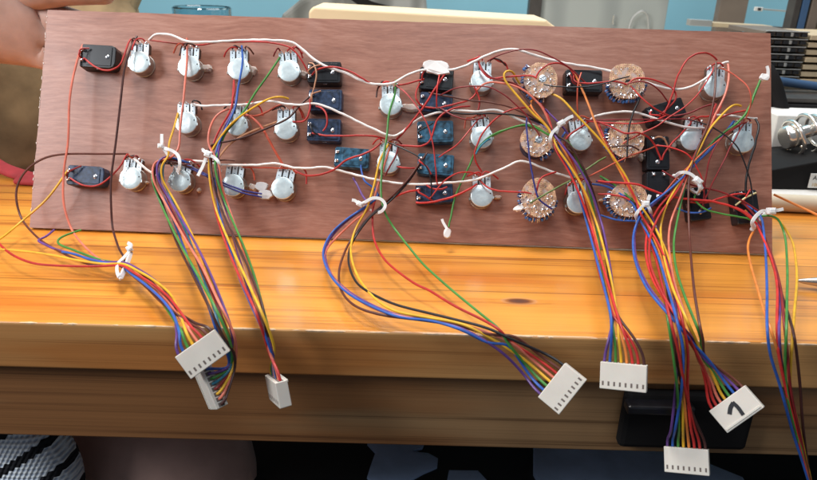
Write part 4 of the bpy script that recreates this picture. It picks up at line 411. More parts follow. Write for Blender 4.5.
# ------------------------------------------------------------------ mesh helpers
class MB:
    def __init__(s): s.v = []; s.f = []; s.m = []
    def add(s, vs, fs, mi=0):
        o = len(s.v); s.v += [tuple(v) for v in vs]; s.f += [tuple(i+o for i in f) for f in fs]; s.m += [mi]*len(fs)
    def box(s, c, d, rot=None, mi=0):
        x, y, z = (q/2 for q in d); vs = [Vector(p) for p in ((-x,-y,-z),(x,-y,-z),(x,y,-z),(-x,y,-z),(-x,-y,z),(x,-y,z),(x,y,z),(-x,y,z))]
        if rot: vs = [rot @ v for v in vs]
        s.add([v+Vector(c) for v in vs], [(3,2,1,0),(4,5,6,7),(0,1,5,4),(1,2,6,5),(2,3,7,6),(3,0,4,7)], mi)
    def prism(s, outline, z0, z1, mi=0, top=None):
        n = len(outline); lo = [(x, y, z0) for x, y in outline]; hi = [(x, y, z1) for x, y in (top or outline)]
        s.add(lo+hi, [tuple(range(n))[::-1], tuple(range(n, 2*n))]+[(i, (i+1) % n, n+(i+1) % n, n+i) for i in range(n)], mi)
    def cyl(s, c, r, z0, z1, n=32, mi=0, r2=None):
        o = [(c[0]+r*cos(2*pi*i/n), c[1]+r*sin(2*pi*i/n)) for i in range(n)]
        t = [(c[0]+(r2 or r)*cos(2*pi*i/n), c[1]+(r2 or r)*sin(2*pi*i/n)) for i in range(n)]
        s.prism(o, z0, z1, mi, t)
    def lathe(s, prof, n=40, mi=0, c=(0, 0)):
        vs = [(c[0]+r*cos(2*pi*i/n), c[1]+r*sin(2*pi*i/n), z) for r, z in prof for i in range(n)]
        fs = [(j*n+i, j*n+(i+1) % n, (j+1)*n+(i+1) % n, (j+1)*n+i) for j in range(len(prof)-1) for i in range(n)]
        fs += [tuple(range(n))[::-1], tuple((len(prof)-1)*n+i for i in range(n))]
        s.add(vs, fs, mi)
    def tube(s, pts, r, n=8, mi=0, flat=None, ref=None, rr=None):
        """sweep; flat=(w,t) gives a rectangular strap"""
        pts = [Vector(p) for p in pts]; vs = []; up = Vector(ref) if ref else None
        prev = None
        for i, p in enumerate(pts):
            t = (pts[min(i+1, len(pts)-1)]-pts[max(i-1, 0)])
            t = t.normalized() if t.length > 1e-9 else Vector((0, 0, 1))
            if prev is None:
                a = up if up else (Vector((0, 0, 1)) if abs(t.z) < .9 else Vector((1, 0, 0)))
                prev = a
            if up: prev = up
            nx = (prev - t*prev.dot(t))
            nx = nx.normalized() if nx.length > 1e-6 else t.orthogonal().normalized()
            if not up: prev = nx
            ny = t.cross(nx)
            if flat:
                w, h = flat[0]/2, flat[1]/2
                vs += [p+ny*w+nx*h, p-ny*w+nx*h, p-ny*w-nx*h, p+ny*w-nx*h]
            else:
                q = rr[i] if rr else r
                vs += [p+(nx*cos(2*pi*k/n)+ny*sin(2*pi*k/n))*q for k in range(n)]
        m = 4 if flat else n
        fs = [(i*m+k, i*m+(k+1) % m, (i+1)*m+(k+1) % m, (i+1)*m+k) for i in range(len(pts)-1) for k in range(m)]
        fs += [tuple(range(m))[::-1], tuple((len(pts)-1)*m+k for k in range(m))]
        s.add(vs, fs, mi)
    def build(s, name, mats, parent=None, smooth=False, bevel=0, seg=2):
        me = bpy.data.meshes.new(name); me.from_pydata([tuple(c*MM for c in v) for v in s.v], [], s.f)
        for m in (mats if isinstance(mats, (list, tuple)) else [mats]): me.materials.append(m)
        me.polygons.foreach_set('material_index', s.m); me.update()
        bm = bmesh.new(); bm.from_mesh(me); bmesh.ops.recalc_face_normals(bm, faces=bm.faces); bm.to_mesh(me); bm.free()
        o = bpy.data.objects.new(name, me); COL.objects.link(o)
        if smooth:
            me.shade_smooth()
            try: me.set_sharp_from_angle(angle=radians(38))
            except Exception: pass
        if bevel:
            b = o.modifiers.new('bevel', 'BEVEL'); b.width = bevel*MM; b.segments = seg; b.limit_method = 'ANGLE'; b.angle_limit = radians(40)
        if parent: o.parent = parent
        return o
def spline(p, step=1.6, closed=False):
    """Catmull-Rom (centripetal-ish) resampling of 3D points"""
    P = [Vector(q) for q in p]
    if len(P) < 3: return P
    out = []
    for i in range(len(P)-1):
        p0 = P[i-1] if i else P[0]*2-P[1]; p1, p2 = P[i], P[i+1]; p3 = P[i+2] if i+2 < len(P) else P[-1]*2-P[-2]
        d = (p2-p1).length; n = max(1, int(d/step))
        t1 = (p2-p0)*.5; t2 = (p3-p1)*.5
        l1 = t1.length or 1; l2 = t2.length or 1
        t1 = t1*min(1, d/l1*1.0) if l1 > d else t1; t2 = t2*min(1, d/l2) if l2 > d else t2
        for k in range(n):
            t = k/n; a = 2*t**3-3*t*t+1; b = t**3-2*t*t+t; c = -2*t**3+3*t*t; e = t**3-t*t
            out.append(p1*a+t1*b+p2*c+t2*e)
    out.append(P[-1]); return out
def smooth_pts(P, n=2):
    for _ in range(n):
        P = [P[0]]+[(P[i-1]+P[i]*2+P[i+1])/4 for i in range(1, len(P)-1)]+[P[-1]]
    return P
def empty(name, loc=(0, 0, 0), mw=None):
    o = bpy.data.objects.new(name, None); o.empty_display_size = .01; COL.objects.link(o)
    if mw: o.matrix_world = mw
    else: o.location = [c*MM for c in loc]
    return o
def tag(o, label=None, cat=None, group=None, kind=None):
    if label: o['label'] = label
    if cat: o['category'] = cat
    if group: o['group'] = group
    if kind: o['kind'] = kind
    return o
def place(o, x, y, z, rot=0): o.location = (x*MM, y*MM, z*MM); o.rotation_euler = (0, 0, radians(rot)); return o
def copy_tree(src, parent):
    o = src.copy(); COL.objects.link(o); o.parent = parent
    for ch in list(src.children): copy_tree(ch, o)
    return o

# ------------------------------------------------------------------ the control panel
def frame(origin, u, v, n):
    return Matrix(((u[0], v[0], n[0], origin[0]*MM), (u[1], v[1], n[1], origin[1]*MM), (u[2], v[2], n[2], origin[2]*MM), (0, 0, 0, 1)))
panel = empty('control_panel', mw=frame(PANEL['origin'], PANEL['u'], PANEL['v'], PANEL['n']))
tag(panel, 'long reddish plywood panel leaning back on the table, crowded with pots, jacks and wires', 'control panel')
PW, PH = PANEL['width'], PANEL['height']
b = MB()
# board outline with a slightly chipped left and top edge
rnd = random.Random(3)
ol = [(0, 0)]
ol += [(x, rnd.uniform(-.12, .12)) for x in range(12, int(PW)-5, 12)] + [(PW, 0)]
ol += [(PW+rnd.uniform(-.12, .12), y) for y in range(12, int(PH)-5, 12)] + [(PW, PH)]
ol += [(x, PH+rnd.uniform(-.15, .15)) for x in range(int(PW)-10, 10, -9)] + [(0, PH)]
ol += [(rnd.choice((0, .05, .1, .3, -.05)), y) for y in range(int(PH)-4, 4, -3)]
b.prism(ol, -4, 0)
board = b.build('board', [MAT['ply'], MAT['plyedge']], panel)
for p in board.data.polygons:
    if abs(p.normal.z) < .5: p.material_index = 1
# pale splinters along the raw left edge
b = MB()
for y in range(4, int(PH)-3, 2):
    if rnd.random() < .22:
        h = rnd.uniform(.6, 2.2); b.box((rnd.uniform(-.15, .25), y, .05), (rnd.uniform(.2, .6), h, .4), Matrix.Rotation(rnd.uniform(-.3, .3), 3, 'Z'))
b.build('splintered_edge', mat('pale_splinters', (.72, .60, .54), .8), panel)

# --- potentiometers
def make_pot():
    b = MB()
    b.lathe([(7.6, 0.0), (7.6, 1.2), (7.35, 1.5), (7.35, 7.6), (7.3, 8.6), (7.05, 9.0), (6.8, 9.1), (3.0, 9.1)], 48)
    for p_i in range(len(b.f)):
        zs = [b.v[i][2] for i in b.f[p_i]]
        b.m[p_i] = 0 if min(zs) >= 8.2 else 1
    # small bent ears and seam
    b.box((7.0, -1.2, 8.5), (1.1, 1.6, .9)); b.box((-7.3, -1.8, 5.5), (1.6, 1.6, 3.0), mi=1)
    b.cyl((5.4, 1.4), .45, 9.0, 9.3, 10, 2)
    b.box((0, 9.4, 5.2), (11.6, 5.6, 3.0), mi=3)
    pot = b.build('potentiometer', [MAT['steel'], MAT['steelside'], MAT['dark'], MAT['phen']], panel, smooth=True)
    for k in (-1, 0, 1):
        l = MB(); x = k*4.15; w = 1.55
        y0 = 4.6 if k else 5.6
        out = [(x-w, y0), (x+w, y0), (x+w, 12.2), (x+w*.45, 13.4), (x-w*.45, 13.4), (x-w, 12.2)]
        l.prism(out, 7.5, 8.2)
        l.cyl((x, 10.8), .42, 8.1, 8.28, 10, 1); l.cyl((x, 7.6), .32, 8.1, 8.26, 8, 1)
        l.prism([(x-w, 12.6), (x+w, 12.6), (x+w*.6, 13.2), (x-w*.6, 13.2)], 4.0, 7.6)
        l.build('solder_lug', [MAT['lug'], MAT['dark']], pot)
        sj = MB(); sj.lathe([(.4, 8.0), (1.05, 8.2), (1.0, 8.9), (.6, 9.6), (.2, 9.9)], 10, c=(x, 12.9)); sj.build('solder_joint', MAT['solder'], pot, smooth=True)
    return pot
pot0 = make_pot()
for i, (x, y, r) in enumerate(POTS):
    p = pot0 if i == 0 else copy_tree(pot0, panel)
    place(p, x, y, 0, r)

# --- jack sockets
def make_jack(kind, w, h, rounded):
    m = dict(k=MAT['jblack'], n=MAT['jnavysheen'], b=MAT['jblueglare'])[kind]
    b = MB(); hw, hh = w/2, h/2; c = 1.0; e = 3.2 if rounded else 1.2
    ol = [(-hw+c, -hh), (hw-e, -hh), (hw-e*.3, -hh+e*.3), (hw, -hh+e), (hw, hh-e), (hw-e*.3, hh-e*.3), (hw-e, hh), (-hw+c, hh), (-hw, hh-c), (-hw, -hh+c)]
    inn = [(x*.965, y*.95) for x, y in ol]
    b.prism(ol, 0, 8.2); b.prism(ol, 8.2, 8.9, top=inn)
    # raised lid and moulded ridge
    b.prism([(-hw+4.8, -hh+1.6), (hw-1.6-e*.3, -hh+1.6), (hw-1.6-e*.3, hh-1.6), (-hw+4.8, hh-1.6)], 8.85, 9.35)
    b.box((-hw+6.6, 0, 9.35), (.35, h*.6, .12))
    j = b.build('jack_socket', m, panel, bevel=.25)
    for s in (-1, 1):
        t = MB(); t.box((-hw+2.2, s*hh*.45, 9.6), (2.0, 1.5, 1.6)); t.box((-hw+1.0, s*hh*.45, 8.6), (.5, 2.2, 2.6)); t.lathe([(.3, 10.2), (1.1, 10.4), (.9, 11.2), (.3, 11.6)], 10, c=(-hw+2.2, s*hh*.45))
        t.build('terminal', MAT['solder'], j, bevel=.15)
    t = MB(); t.lathe([(1.35, 9.2), (1.35, 9.6), (.9, 9.9), (.3, 10.0)], 16, c=(hw-5.2, -hh*.05)); t.build('rivet', MAT['solder'], j, smooth=True)
    t = MB(); t.box((-hw+w*.52, -hh-.05, 6.4), (2.6, .5, 1.0)); t.build('side_contact', MAT['solder'], j)
    return j
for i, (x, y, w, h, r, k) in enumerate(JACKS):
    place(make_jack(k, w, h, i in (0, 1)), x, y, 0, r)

# --- rotary switches with perfboard discs
def make_rotary(i, rx, ry):
    rnd = random.Random(50+i); b = MB()
    sq = {0: 2.0, 1: 2.6, 2: 2.1, 3: 2.3, 4: 2.0, 5: 2.2}[i]
    n = 40; ol = []
    for k in range(n):
        a = 2*pi*k/n; c, s = cos(a), sin(a)
        q = (abs(c)**sq+abs(s)**sq)**(-1/sq)
        if i == 2 and s < 0: q *= 1-.10*abs(c)*abs(s)*2
        q *= 1+rnd.uniform(-.018, .018)
        ol.append((rx*.96*q*c, ry*.96*q*s))
    b.prism(ol, 13.4, 15.0)
    disc = b.build('rotary_switch', MAT['perf'], panel, bevel=.15)
    c = MB(); c.cyl((0, 0), min(rx, ry)*.80, 0, 7.5, 36); c.cyl((0, 0), min(rx, ry)*.70, 7.5, 11, 36); c.build('switch_body', MAT['jnavysheen'], disc, smooth=True)
    for k in range(12):
        a = 2*pi*k/12; p = MB(); r0 = min(rx, ry)*.72; p.tube([(r0*cos(a), r0*sin(a), 9), (r0*cos(a), r0*sin(a), 15.5)], .35, 6)
        if k == 0: mm = p
        else: mm.add(p.v, p.f)
    mm.build('pins', MAT['solder'], disc)
    # shaft end or slot in the middle
    s = MB()
    if i in (0, 2): s.lathe([(2.3, 14.9), (2.3, 15.5), (1.4, 15.55), (1.3, 15.2)], 20, c=(1, 1)); s.build('shaft_end', MAT['solder'], disc, smooth=True)
    s = MB(); s.prism([(-1.8, -1), (1.2, -.4), (2.0, 1), (-.8, .8)], 14.95, 15.12); s.build('slot', MAT['dark'], disc)
    # solder joints round the rim and in the middle
    s = MB()
    cnt = 22 if i != 1 else 16
    for k in range(cnt):
        a = pi+pi*1.15*k/cnt+rnd.uniform(-.1, .1); rr = rnd.uniform(.45, .82); x, y = rx*rr*cos(a), ry*rr*sin(a); q = rnd.uniform(.4, 1.05)
        s.lathe([(q*1.25, 14.95), (q, 15.3), (q*.5, 15.7), (q*.2, 15.9)], 9, c=(x, y))
    s.build('solder_joints', MAT['solder'], disc, smooth=True)
    # blue resistors standing under the lower rim, each with its leads
    a0 = {0: 2.5, 1: 3.3, 2: 5.2, 3: 2.6, 4: 3.0, 5: 2.8}[i]; sp = {0: 2.2, 1: 2.7, 2: 1.0, 3: 1.9, 4: 3.0, 5: 2.0}[i]; nr = {0: 5, 1: 8, 2: 3, 3: 6, 4: 8, 5: 6}[i]
    for k in range(nr):
        a = a0+sp*k/max(1, nr-1)+rnd.uniform(-.06, .06); ca, sa = cos(a), sin(a)
        q_ = rnd.uniform(1.0, 1.12); rx2, ry2 = rx*q_, ry*q_; cx, cy = rx2*ca, ry2*sa
        tx, ty = -sa, ca; L = 2.3
        b = MB(); z = 11.6+rnd.uniform(-1.6, 1.2)
        A = Vector((cx-tx*L, cy-ty*L, z)); B = Vector((cx+tx*L, cy+ty*L, z))
        pr = [A.lerp(B, t) for t in (0, .08, .25, .3, .7, .75, .92, 1)]
        b.tube(pr, 1, 10, 0, rr=[.6, 1.3, 1.42, 1.15, 1.15, 1.42, 1.3, .6])
        for s_ in (.36, .5, .62): b.tube([A.lerp(B, s_), A.lerp(B, s_+.05)], 1.2, 10, 1 if s_ > .4 else 2)
        r_ = b.build('resistor', [MAT['resblue'], MAT['dark'], WM['orange']], disc, smooth=True)
        if k % 2 == 0:
            pass
    l = MB()
    for k in range(nr):
        a = a0+sp*k/max(1, nr-1)
        for s_ in (-.12, .12):
            aa = a+s_+rnd.uniform(-.09, .09); j_ = rnd.uniform(.94, 1.12); p0 = (rx*1.0*cos(aa), ry*1.0*sin(aa), 11.2); p1 = (rx*1.1*j_*cos(aa), ry*1.1*j_*sin(aa), 13.5); p2 = (rx*.98*cos(aa), ry*.98*sin(aa), 16); p3 = (rx*.85*j_*cos(aa), ry*.85*j_*sin(aa), 15.2)
            l.tube(spline([p0, p1, p2, p3], .8), .27, 5)
    l.build('resistor_leads', MAT['solder'], disc)
    return disc
for x, y, rx, ry, i in ROTARY: place(make_rotary(i, rx, ry), x, y, 0, 0)

# --- jumper wires soldered between the parts
for i, (c, r, pts) in enumerate(JUMPERS):
    b = MB(); P = smooth_pts(spline(pts, 1.5), 3); rk = random.Random(900+i)
    P = [p if j in (0, len(P)-1) else p + Vector((rk.uniform(-1, 1), rk.uniform(-1, 1), rk.uniform(-1, 1)))*.22 for j, p in enumerate(P)]
    P = smooth_pts(P, 1)
    b.tube(P, r*(.80 if c == 'white' else .78), 10)
    for e, q in ((0, P[0]), (-1, P[-1])):
        pass
    w = b.build('wire', WM[c], panel, smooth=True)
    w['label'] = {'white': 'thick white bus wire', 'cream': 'cream striped wire'}.get(c, {'redbright': 'bright red wire', 'darkred': 'dark red wire', 'redbrown': 'reddish brown wire', 'orangered': 'faded orange red wire', 'darkbrown': 'dark brown wire', 'bluegreen': 'teal wire'}.get(c, c+' wire'))
# --- short pigtails and bare ends round the solder lugs
rk = random.Random(77)
for i, (x, y, rot) in enumerate(POTS):
    M3 = Matrix.Rotation(radians(rot), 3, 'Z')
    for n_ in range(rk.choice((1, 2, 2, 3))):
        k = rk.choice((-1, 0, 1)); c = rk.choice(('red', 'red', 'darkred', 'brown', 'redbright', 'orangered', 'black', 'darkbrown'))
        a0 = Vector((k*4.1, 12.9, 9.2)); d = rk.uniform(4, 11)*rk.choice((-1, 1))
        p = [a0, a0+Vector((d*.2, rk.uniform(.6, 2.4), 1.6)), a0+Vector((d*.6, rk.uniform(-.5, 2.2), rk.uniform(.5, 2.5))), a0+Vector((d, rk.uniform(-3, .8), -1.5))]
        if rk.random() < .4: p.append(a0+Vector((d*1.2, rk.uniform(-8, -3), -3)))
        b = MB(); b.tube(smooth_pts(spline([Vector((x, y, 0))+M3 @ q for q in p], .8), 1), .52, 8)
        w_ = b.build('wire', WM[c], panel, smooth=True); w_['label'] = 'short pigtail wire at a pot lug'
for i, (x, y, w, h, r, k) in enumerate(JACKS):
    M3 = Matrix.Rotation(radians(r), 3, 'Z')
    if rk.random() < .75:
        sgn = rk.choice((-1, 1)); a0 = Vector((-w/2+2.2, sgn*h*.2, 11)); c = rk.choice(('red', 'darkred', 'redbright', 'tan', 'black'))
        p = [a0, a0+Vector((rk.uniform(-2.5, 1), -sgn*2, 2.2)), a0+Vector((rk.uniform(0, 5), -sgn*h*.38, 2.0)), a0+Vector((rk.uniform(2, 9), -sgn*h*rk.uniform(.45, .7), -.5))]
        b = MB(); b.tube(smooth_pts(spline([Vector((x, y, 0))+M3 @ q for q in p], .8), 1), .55, 8)
        w_ = b.build('wire', WM[c], panel, smooth=True); w_['label'] = 'short pigtail wire at a jack'
# --- thin crossing leads among the right-hand switches
sites = [(x, y, 11.0, 12) for x, y, r in POTS if x > 215] + [(x, y, 12.5, 4) for x, y, w, h, r, k in JACKS if x > 215] + [(x, y, 16.2, 3) for x, y, rx, ry, i in ROTARY]
for n_ in range(22):
    a = rk.choice(sites); b_ = rk.choice([q for q in sites if 14 < math.hypot(q[0]-a[0], q[1]-a[1]) < 75] or sites)
    A = Vector((a[0]+rk.uniform(-3, 3), a[1]+a[3]*(1 if a[3] > 5 else rk.choice((-1, 1))), a[2])); B = Vector((b_[0]+rk.uniform(-3, 3), b_[1]+b_[3]*(1 if b_[3] > 5 else rk.choice((-1, 1))), b_[2]))
    d = B-A; nrm_ = Vector((-d.y, d.x, 0)).normalized()*rk.uniform(-.22, .22)*d.length
    p = [A, A.lerp(B, .12)+nrm_*.5+Vector((0, 0, 3)), A.lerp(B, .4)+nrm_+Vector((0, 0, 5+rk.random()*2)), A.lerp(B, .72)+nrm_*.7+Vector((0, 0, 4)), B]
    P = smooth_pts([q+Vector((rk.uniform(-1, 1), rk.uniform(-1, 1), 0))*.5 if 0 < j else q for j, q in enumerate(spline(p, 3))], 1)
    P = smooth_pts(spline(P, 1.2), 1); c = rk.choice(('red', 'red', 'redbright', 'darkred', 'darkred', 'black', 'brown', 'orangered'))
    b = MB(); b.tube(P, .46, 8); w_ = b.build('wire', WM[c], panel, smooth=True); w_['label'] = 'thin %s lead crossing between the right-hand parts' % {'redbright': 'bright red', 'darkred': 'dark red', 'orangered': 'orange red'}.get(c, c)
# --- tape flags and glue blobs
for (x, y, w, h, r, k) in BITS:
    rn = random.Random(int(x*10+y)); n = 14; b = MB(); ol = []
    for j in range(n):
        a = 2*pi*j/n; q = (abs(cos(a))**2.6+abs(sin(a))**2.6)**(-1/2.6)*(1+rn.uniform(-.16, .12)); ol.append((w/2*q*cos(a), h/2*q*sin(a)))
    if k == 'tape':
        b.prism(ol, 13.0, 15.0, top=[(px*.93, py*.9) for px, py in ol]); nm = 'tape_flag'
    elif k == 'tapeg':
        b.prism(ol, 4.5, 6.0, top=[(px*.9, py*.9) for px, py in ol]); nm = 'tape_flag'
    else:
        b.prism(ol, 0, 1.8, top=[(px*.95, py*.95) for px, py in ol]); b.prism([(px*.95, py*.95) for px, py in ol], 1.8, 3.2, top=[(px*.6, py*.6) for px, py in ol]); nm = 'glue_blob'
    o = b.build(nm, MAT[k if k != 'tape' else 'tape'], panel, smooth=(k == 'glue'), bevel=.3 if k != 'glue' else 0)
    place(o, x, y, 0, r)
    if k == 'tape':
        # crumpled: shift vertices a little
        for v in o.data.vertices: v.co.z += rn.uniform(-.5, .5)*MM
for t in TAILS:
    b = MB(); b.tube(spline(t, 1), 1, flat=(1.6, .9), ref=(0, 0, 1)); b.build('tape_flag', MAT['tape'], panel)

# ------------------------------------------------------------------ cable harnesses
HL = ['rainbow cable harness over the left table edge, its connector uppermost of the left pair',
      'rainbow cable harness whose connector hangs edge-on just under the leftmost connector',
      'slim rainbow cable harness hanging right of the left connector pair, its connector seen end-on',
      'rainbow cable harness sweeping in wide loops across the bare table to a tilted connector',
      'rainbow cable harness hanging straight to a level connector just right of the tilted centre one',
      'rainbow cable harness whose level cream connector hangs lowest of all',
      'rainbow cable harness with the tilted connector marked with a black handwritten 1',
      'rainbow cable harness hanging at the far right with no connector in view']
def make_connector(parent, c):
    L, D = Vector(c['L']), Vector(c['D']); Nn = L.cross(D).normalized()
    camv = Vector(CAM['loc'])-Vector(c['c'])*MM
    if Nn.dot(camv) < 0: Nn = -Nn
    if c['flip']: sl = -1
    else: sl = 1
    o = Vector(c['c']); T = 5.8; Wd = 20.6; Dp = c['depth']
    def Pm(l, d, n): return o+L*l+D*d+Nn*n
    def bx(b, l0, l1, d0, d1, n0, n1, mi=0):
        vs = [Pm(*q) for q in ((l0,d0,n0),(l1,d0,n0),(l1,d1,n0),(l0,d1,n0),(l0,d0,n1),(l1,d0,n1),(l1,d1,n1),(l0,d1,n1))]
        b.add(vs, [(3,2,1,0),(4,5,6,7),(0,1,5,4),(1,2,6,5),(2,3,7,6),(3,0,4,7)], mi)
    b = MB(); hw = Wd/2; hd = Dp/2
    bx(b, -hw, hw, -hd, hd, -T/2, T/2)
    obj = b.build('connector', MAT['conn'], parent, bevel=.3)
    # polarising ramp, the eight contact windows
    b = MB(); bx(b, -hw*.93, hw*.93, -hd+.1, -hd+1.1, -sl*T/2-.5*sl, -sl*T/2) if sl > 0 else bx(b, -hw*.93, hw*.93, hd-1.8, hd-1.0, T/2, T/2+.5)
    b.build('locking_ramp', MAT['conn'], obj)
    for k in range(8):
        l = (k-3.5)*2.54; b = MB(); n0 = sl*T/2
        if sl > 0:
            bx(b, l-.42, l+.42, hd*.42, hd*.74, n0-.3, n0+.04)
            b.build('contact_window', MAT['slot'], obj)
    b = MB()
    for k in range(8): l = (k-3.5)*2.54; bx(b, l-.95, l+.95, -hd-.06, -hd+.3, -1.4, 1.4)
    b.build('wire_openings', MAT['slot'], obj)
    if c['mark']:
        b = MB()
        R_, U_ = Vector(CAM['right']), Vector(CAM['up'])
        R_ = (R_-Nn*R_.dot(Nn)).normalized(); U_ = Nn.cross(R_)
        if U_.dot(Vector(CAM['up'])) < 0: U_ = -U_
        q = lambda x, y: o+R_*x+U_*y+Nn*(T/2+.12)
        b.tube(spline([q(-2.9, -2.4), q(-2.3, .6), q(-.9, 3.1)], .4), 1, flat=(1.9, .14), ref=tuple(Nn))
        b.tube([p + Nn*.05 for p in spline([q(-1.3, 3.3), q(.9, 1.0), q(3.0, -2.4)], .4)], 1, flat=(1.7, .14), ref=tuple(Nn))
        b.build('handwritten_mark', MAT['ink'], obj)
    return obj
for i, hd in enumerate(HARNESS):
    o0 = Vector(hd['tie'][len(hd['tie'])//2])
    root = empty('cable_harness', (0, 0, 0)); root.location = tuple(o0*MM)
    tag(root, HL[i], 'cable harness', 'rainbow cable harnesses')
    inv = -o0
    def rel(pts): return [Vector(p)+inv for p in pts]
    for c, pts in hd['wires']:
        b = MB(); b.tube(smooth_pts(spline(rel(pts), 2.0), 4), .68, 8)
        w = b.build('wire', WM[c], root, smooth=True); w['label'] = {'redbright': 'bright red', 'darkred': 'dark red', 'darkbrown': 'dark brown', 'bluegreen': 'teal'}.get(c, c)+' wire'
    nrm = Vector(CAM['back'])
    b = MB(); P = smooth_pts(spline(rel(hd['tie']), .8), 2)
    b.tube(P, 1, flat=(1.9, 1.0), ref=tuple(nrm))
    # the strap closes behind the bundle
    e0, e1 = P[0], P[-1]; back = -nrm*3.6
    b.tube(smooth_pts(spline([e0, e0+back*.7, (e0+e1)/2+back, e1+back*.7, e1], .8), 2), 1, flat=(1.3, 2.6), ref=tuple(nrm))
    tie = b.build('cable_tie', MAT['tie'], root, bevel=.25)
    (hx, hy, hz), hw, hh, hr = hd['head']
    b = MB(); R_, U_ = Vector(CAM['right']), Vector(CAM['up'])
    rot = Matrix((R_, U_, nrm)).transposed() @ Matrix.Rotation(radians(hr), 3, 'Z')
    b.box(Vector((hx, hy, hz))+inv, (hw*.72, hh*.72, 3.2), rot); b.box(Vector((hx, hy, hz))+inv+nrm*1.9, (hw*.5, hh*.45, .8), rot)
    b.build('tie_head', MAT['tie'], tie, bevel=.5)
    b = MB(); b.tube(smooth_pts(spline(rel(hd['tail']), .8), 1), 1, flat=(1.9, 1.0), ref=tuple(nrm)); b.build('tie_tail', MAT['tie'], tie)
    if hd['conn']:
        c = dict(hd['conn']); cc = Vector(c['c'])
        obj = make_connector(root, c)
        sub = [obj]+list(obj.children)
        for s_ in sub:
            for v in s_.data.vertices: v.co += inv*MM

# ------------------------------------------------------------------ table
table = empty('pine_table', (0, 0, 0)); tag(table, 'varnished orange pine table with a duller beam under its front edge', 'table')
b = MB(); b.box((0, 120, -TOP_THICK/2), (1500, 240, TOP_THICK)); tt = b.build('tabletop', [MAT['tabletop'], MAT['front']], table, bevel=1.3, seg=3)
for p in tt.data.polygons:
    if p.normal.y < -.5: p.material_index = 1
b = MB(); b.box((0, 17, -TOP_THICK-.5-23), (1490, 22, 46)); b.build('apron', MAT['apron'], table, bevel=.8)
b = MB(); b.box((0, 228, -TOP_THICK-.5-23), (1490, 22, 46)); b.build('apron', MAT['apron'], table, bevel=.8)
for x in (-700, 700):
    for y in (40, 205): b = MB(); b.box((x, y, -386), (55, 26, 716)); b.build('leg', MAT['apron'], table, bevel=2)
# pale worn arris along the front edge: little dents where the varnish is gone
b = MB(); rn = random.Random(12); P = []; rr = []
x = -340
while x < 340:
    P.append((x, .62, -.62)); rr.append(rn.choice((.12, .2, .45, .62, .75))); x += rn.uniform(.8, 7)
b.tube(P, 1, 6, rr=rr)
b.build('worn_edge', mat('bare_pale_wood', (.62, .42, .26), .6, noise=.35, nscale=180), table)

# clamp under the apron
cl = empty('black_clamp', (150, 0, -45)); tag(cl, 'black plastic clamp fixed to the beam behind the lowest right connectors', 'clamp')
b = MB(); b.box((0, 2, -3), (68, 8, 34)); b.build('clamp_body', MAT['rubber'], cl, bevel=3)
b = MB(); b.box((-18, -5, 9), (34, 8, 5)); b.build('clamp_bar', MAT['jblack'], cl, bevel=1.2)

# ------------------------------------------------------------------ under the table
def puffy(name, outline, z0, z1, m, seed=0, parent=None):
    b = MB(); rn = random.Random(seed); cx = sum(p[0] for p in outline)/len(outline); cy = sum(p[1] for p in outline)/len(outline)
    rings = [(1, z0), (1.0, (z0*.4+z1*.6)), (.9, z1*.9+z0*.1), (.6, z1), (.3, z1-(z1-z0)*.15)]
    n = len(outline)
    for k, (s, z) in enumerate(rings):
        for p in outline: b.v.append((cx+(p[0]-cx)*s, cy+(p[1]-cy)*s, z+rn.uniform(-.12, .12)*(z1-z0)))
    for k in range(len(rings)-1):
        for i in range(n): b.f.append((k*n+i, k*n+(i+1) % n, (k+1)*n+(i+1) % n, (k+1)*n+i)); b.m.append(0)
    b.f.append(tuple(range(n))[::-1]); b.m.append(0); b.f.append(tuple(range((len(rings)-1)*n, len(rings)*n))); b.m.append(0)
    return b.build(name, m, parent, smooth=True)
bench = empty('bench', (80, 330, -190)); tag(bench, 'black vinyl bench almost lost in the dark under the table', 'bench')
b = MB(); b.box((0, 0, -25), (640, 470, 50)); b.build('seat', MAT['blackvinyl'], bench, bevel=8)
for x in (-290, 290):
    for y in (-200, 200): b = MB(); b.box((x, y, -285), (35, 35, 470)); b.build('leg', MAT['blackvinyl'], bench)
o = puffy('cloth_scrap', [(-24, 160), (14, 163), (22, 154), (20, 147), (12, 143), (25, 141), (32, 135), (31, 125), (20, 118), (8, 108), (-14, 104), (-22, 112), (-20, 125), (-17, 140), (-24, 150)], -190, -187, MAT['bluecloth'], 1)
tag(o, 'ragged blue grey cloth scrap on the dark bench below the middle of the table', 'cloth scrap')
o = puffy('cloth_scrap', [(40, 122), (62, 122), (70, 108), (60, 92), (34, 90)], -190, -187, MAT['bluecloth'], 4)
tag(o, 'small blue cloth corner just right of the ragged scrap below the table', 'cloth scrap')
o = puffy('folded_cloth', [(112, 168), (150, 160), (196, 150), (232, 140), (262, 118), (262, 90), (190, 76), (112, 84), (104, 120)], -190, -180, MAT['bluecloth'], 2)
tag(o, 'folded blue cloth on the bench under the right half of the table', 'cloth')
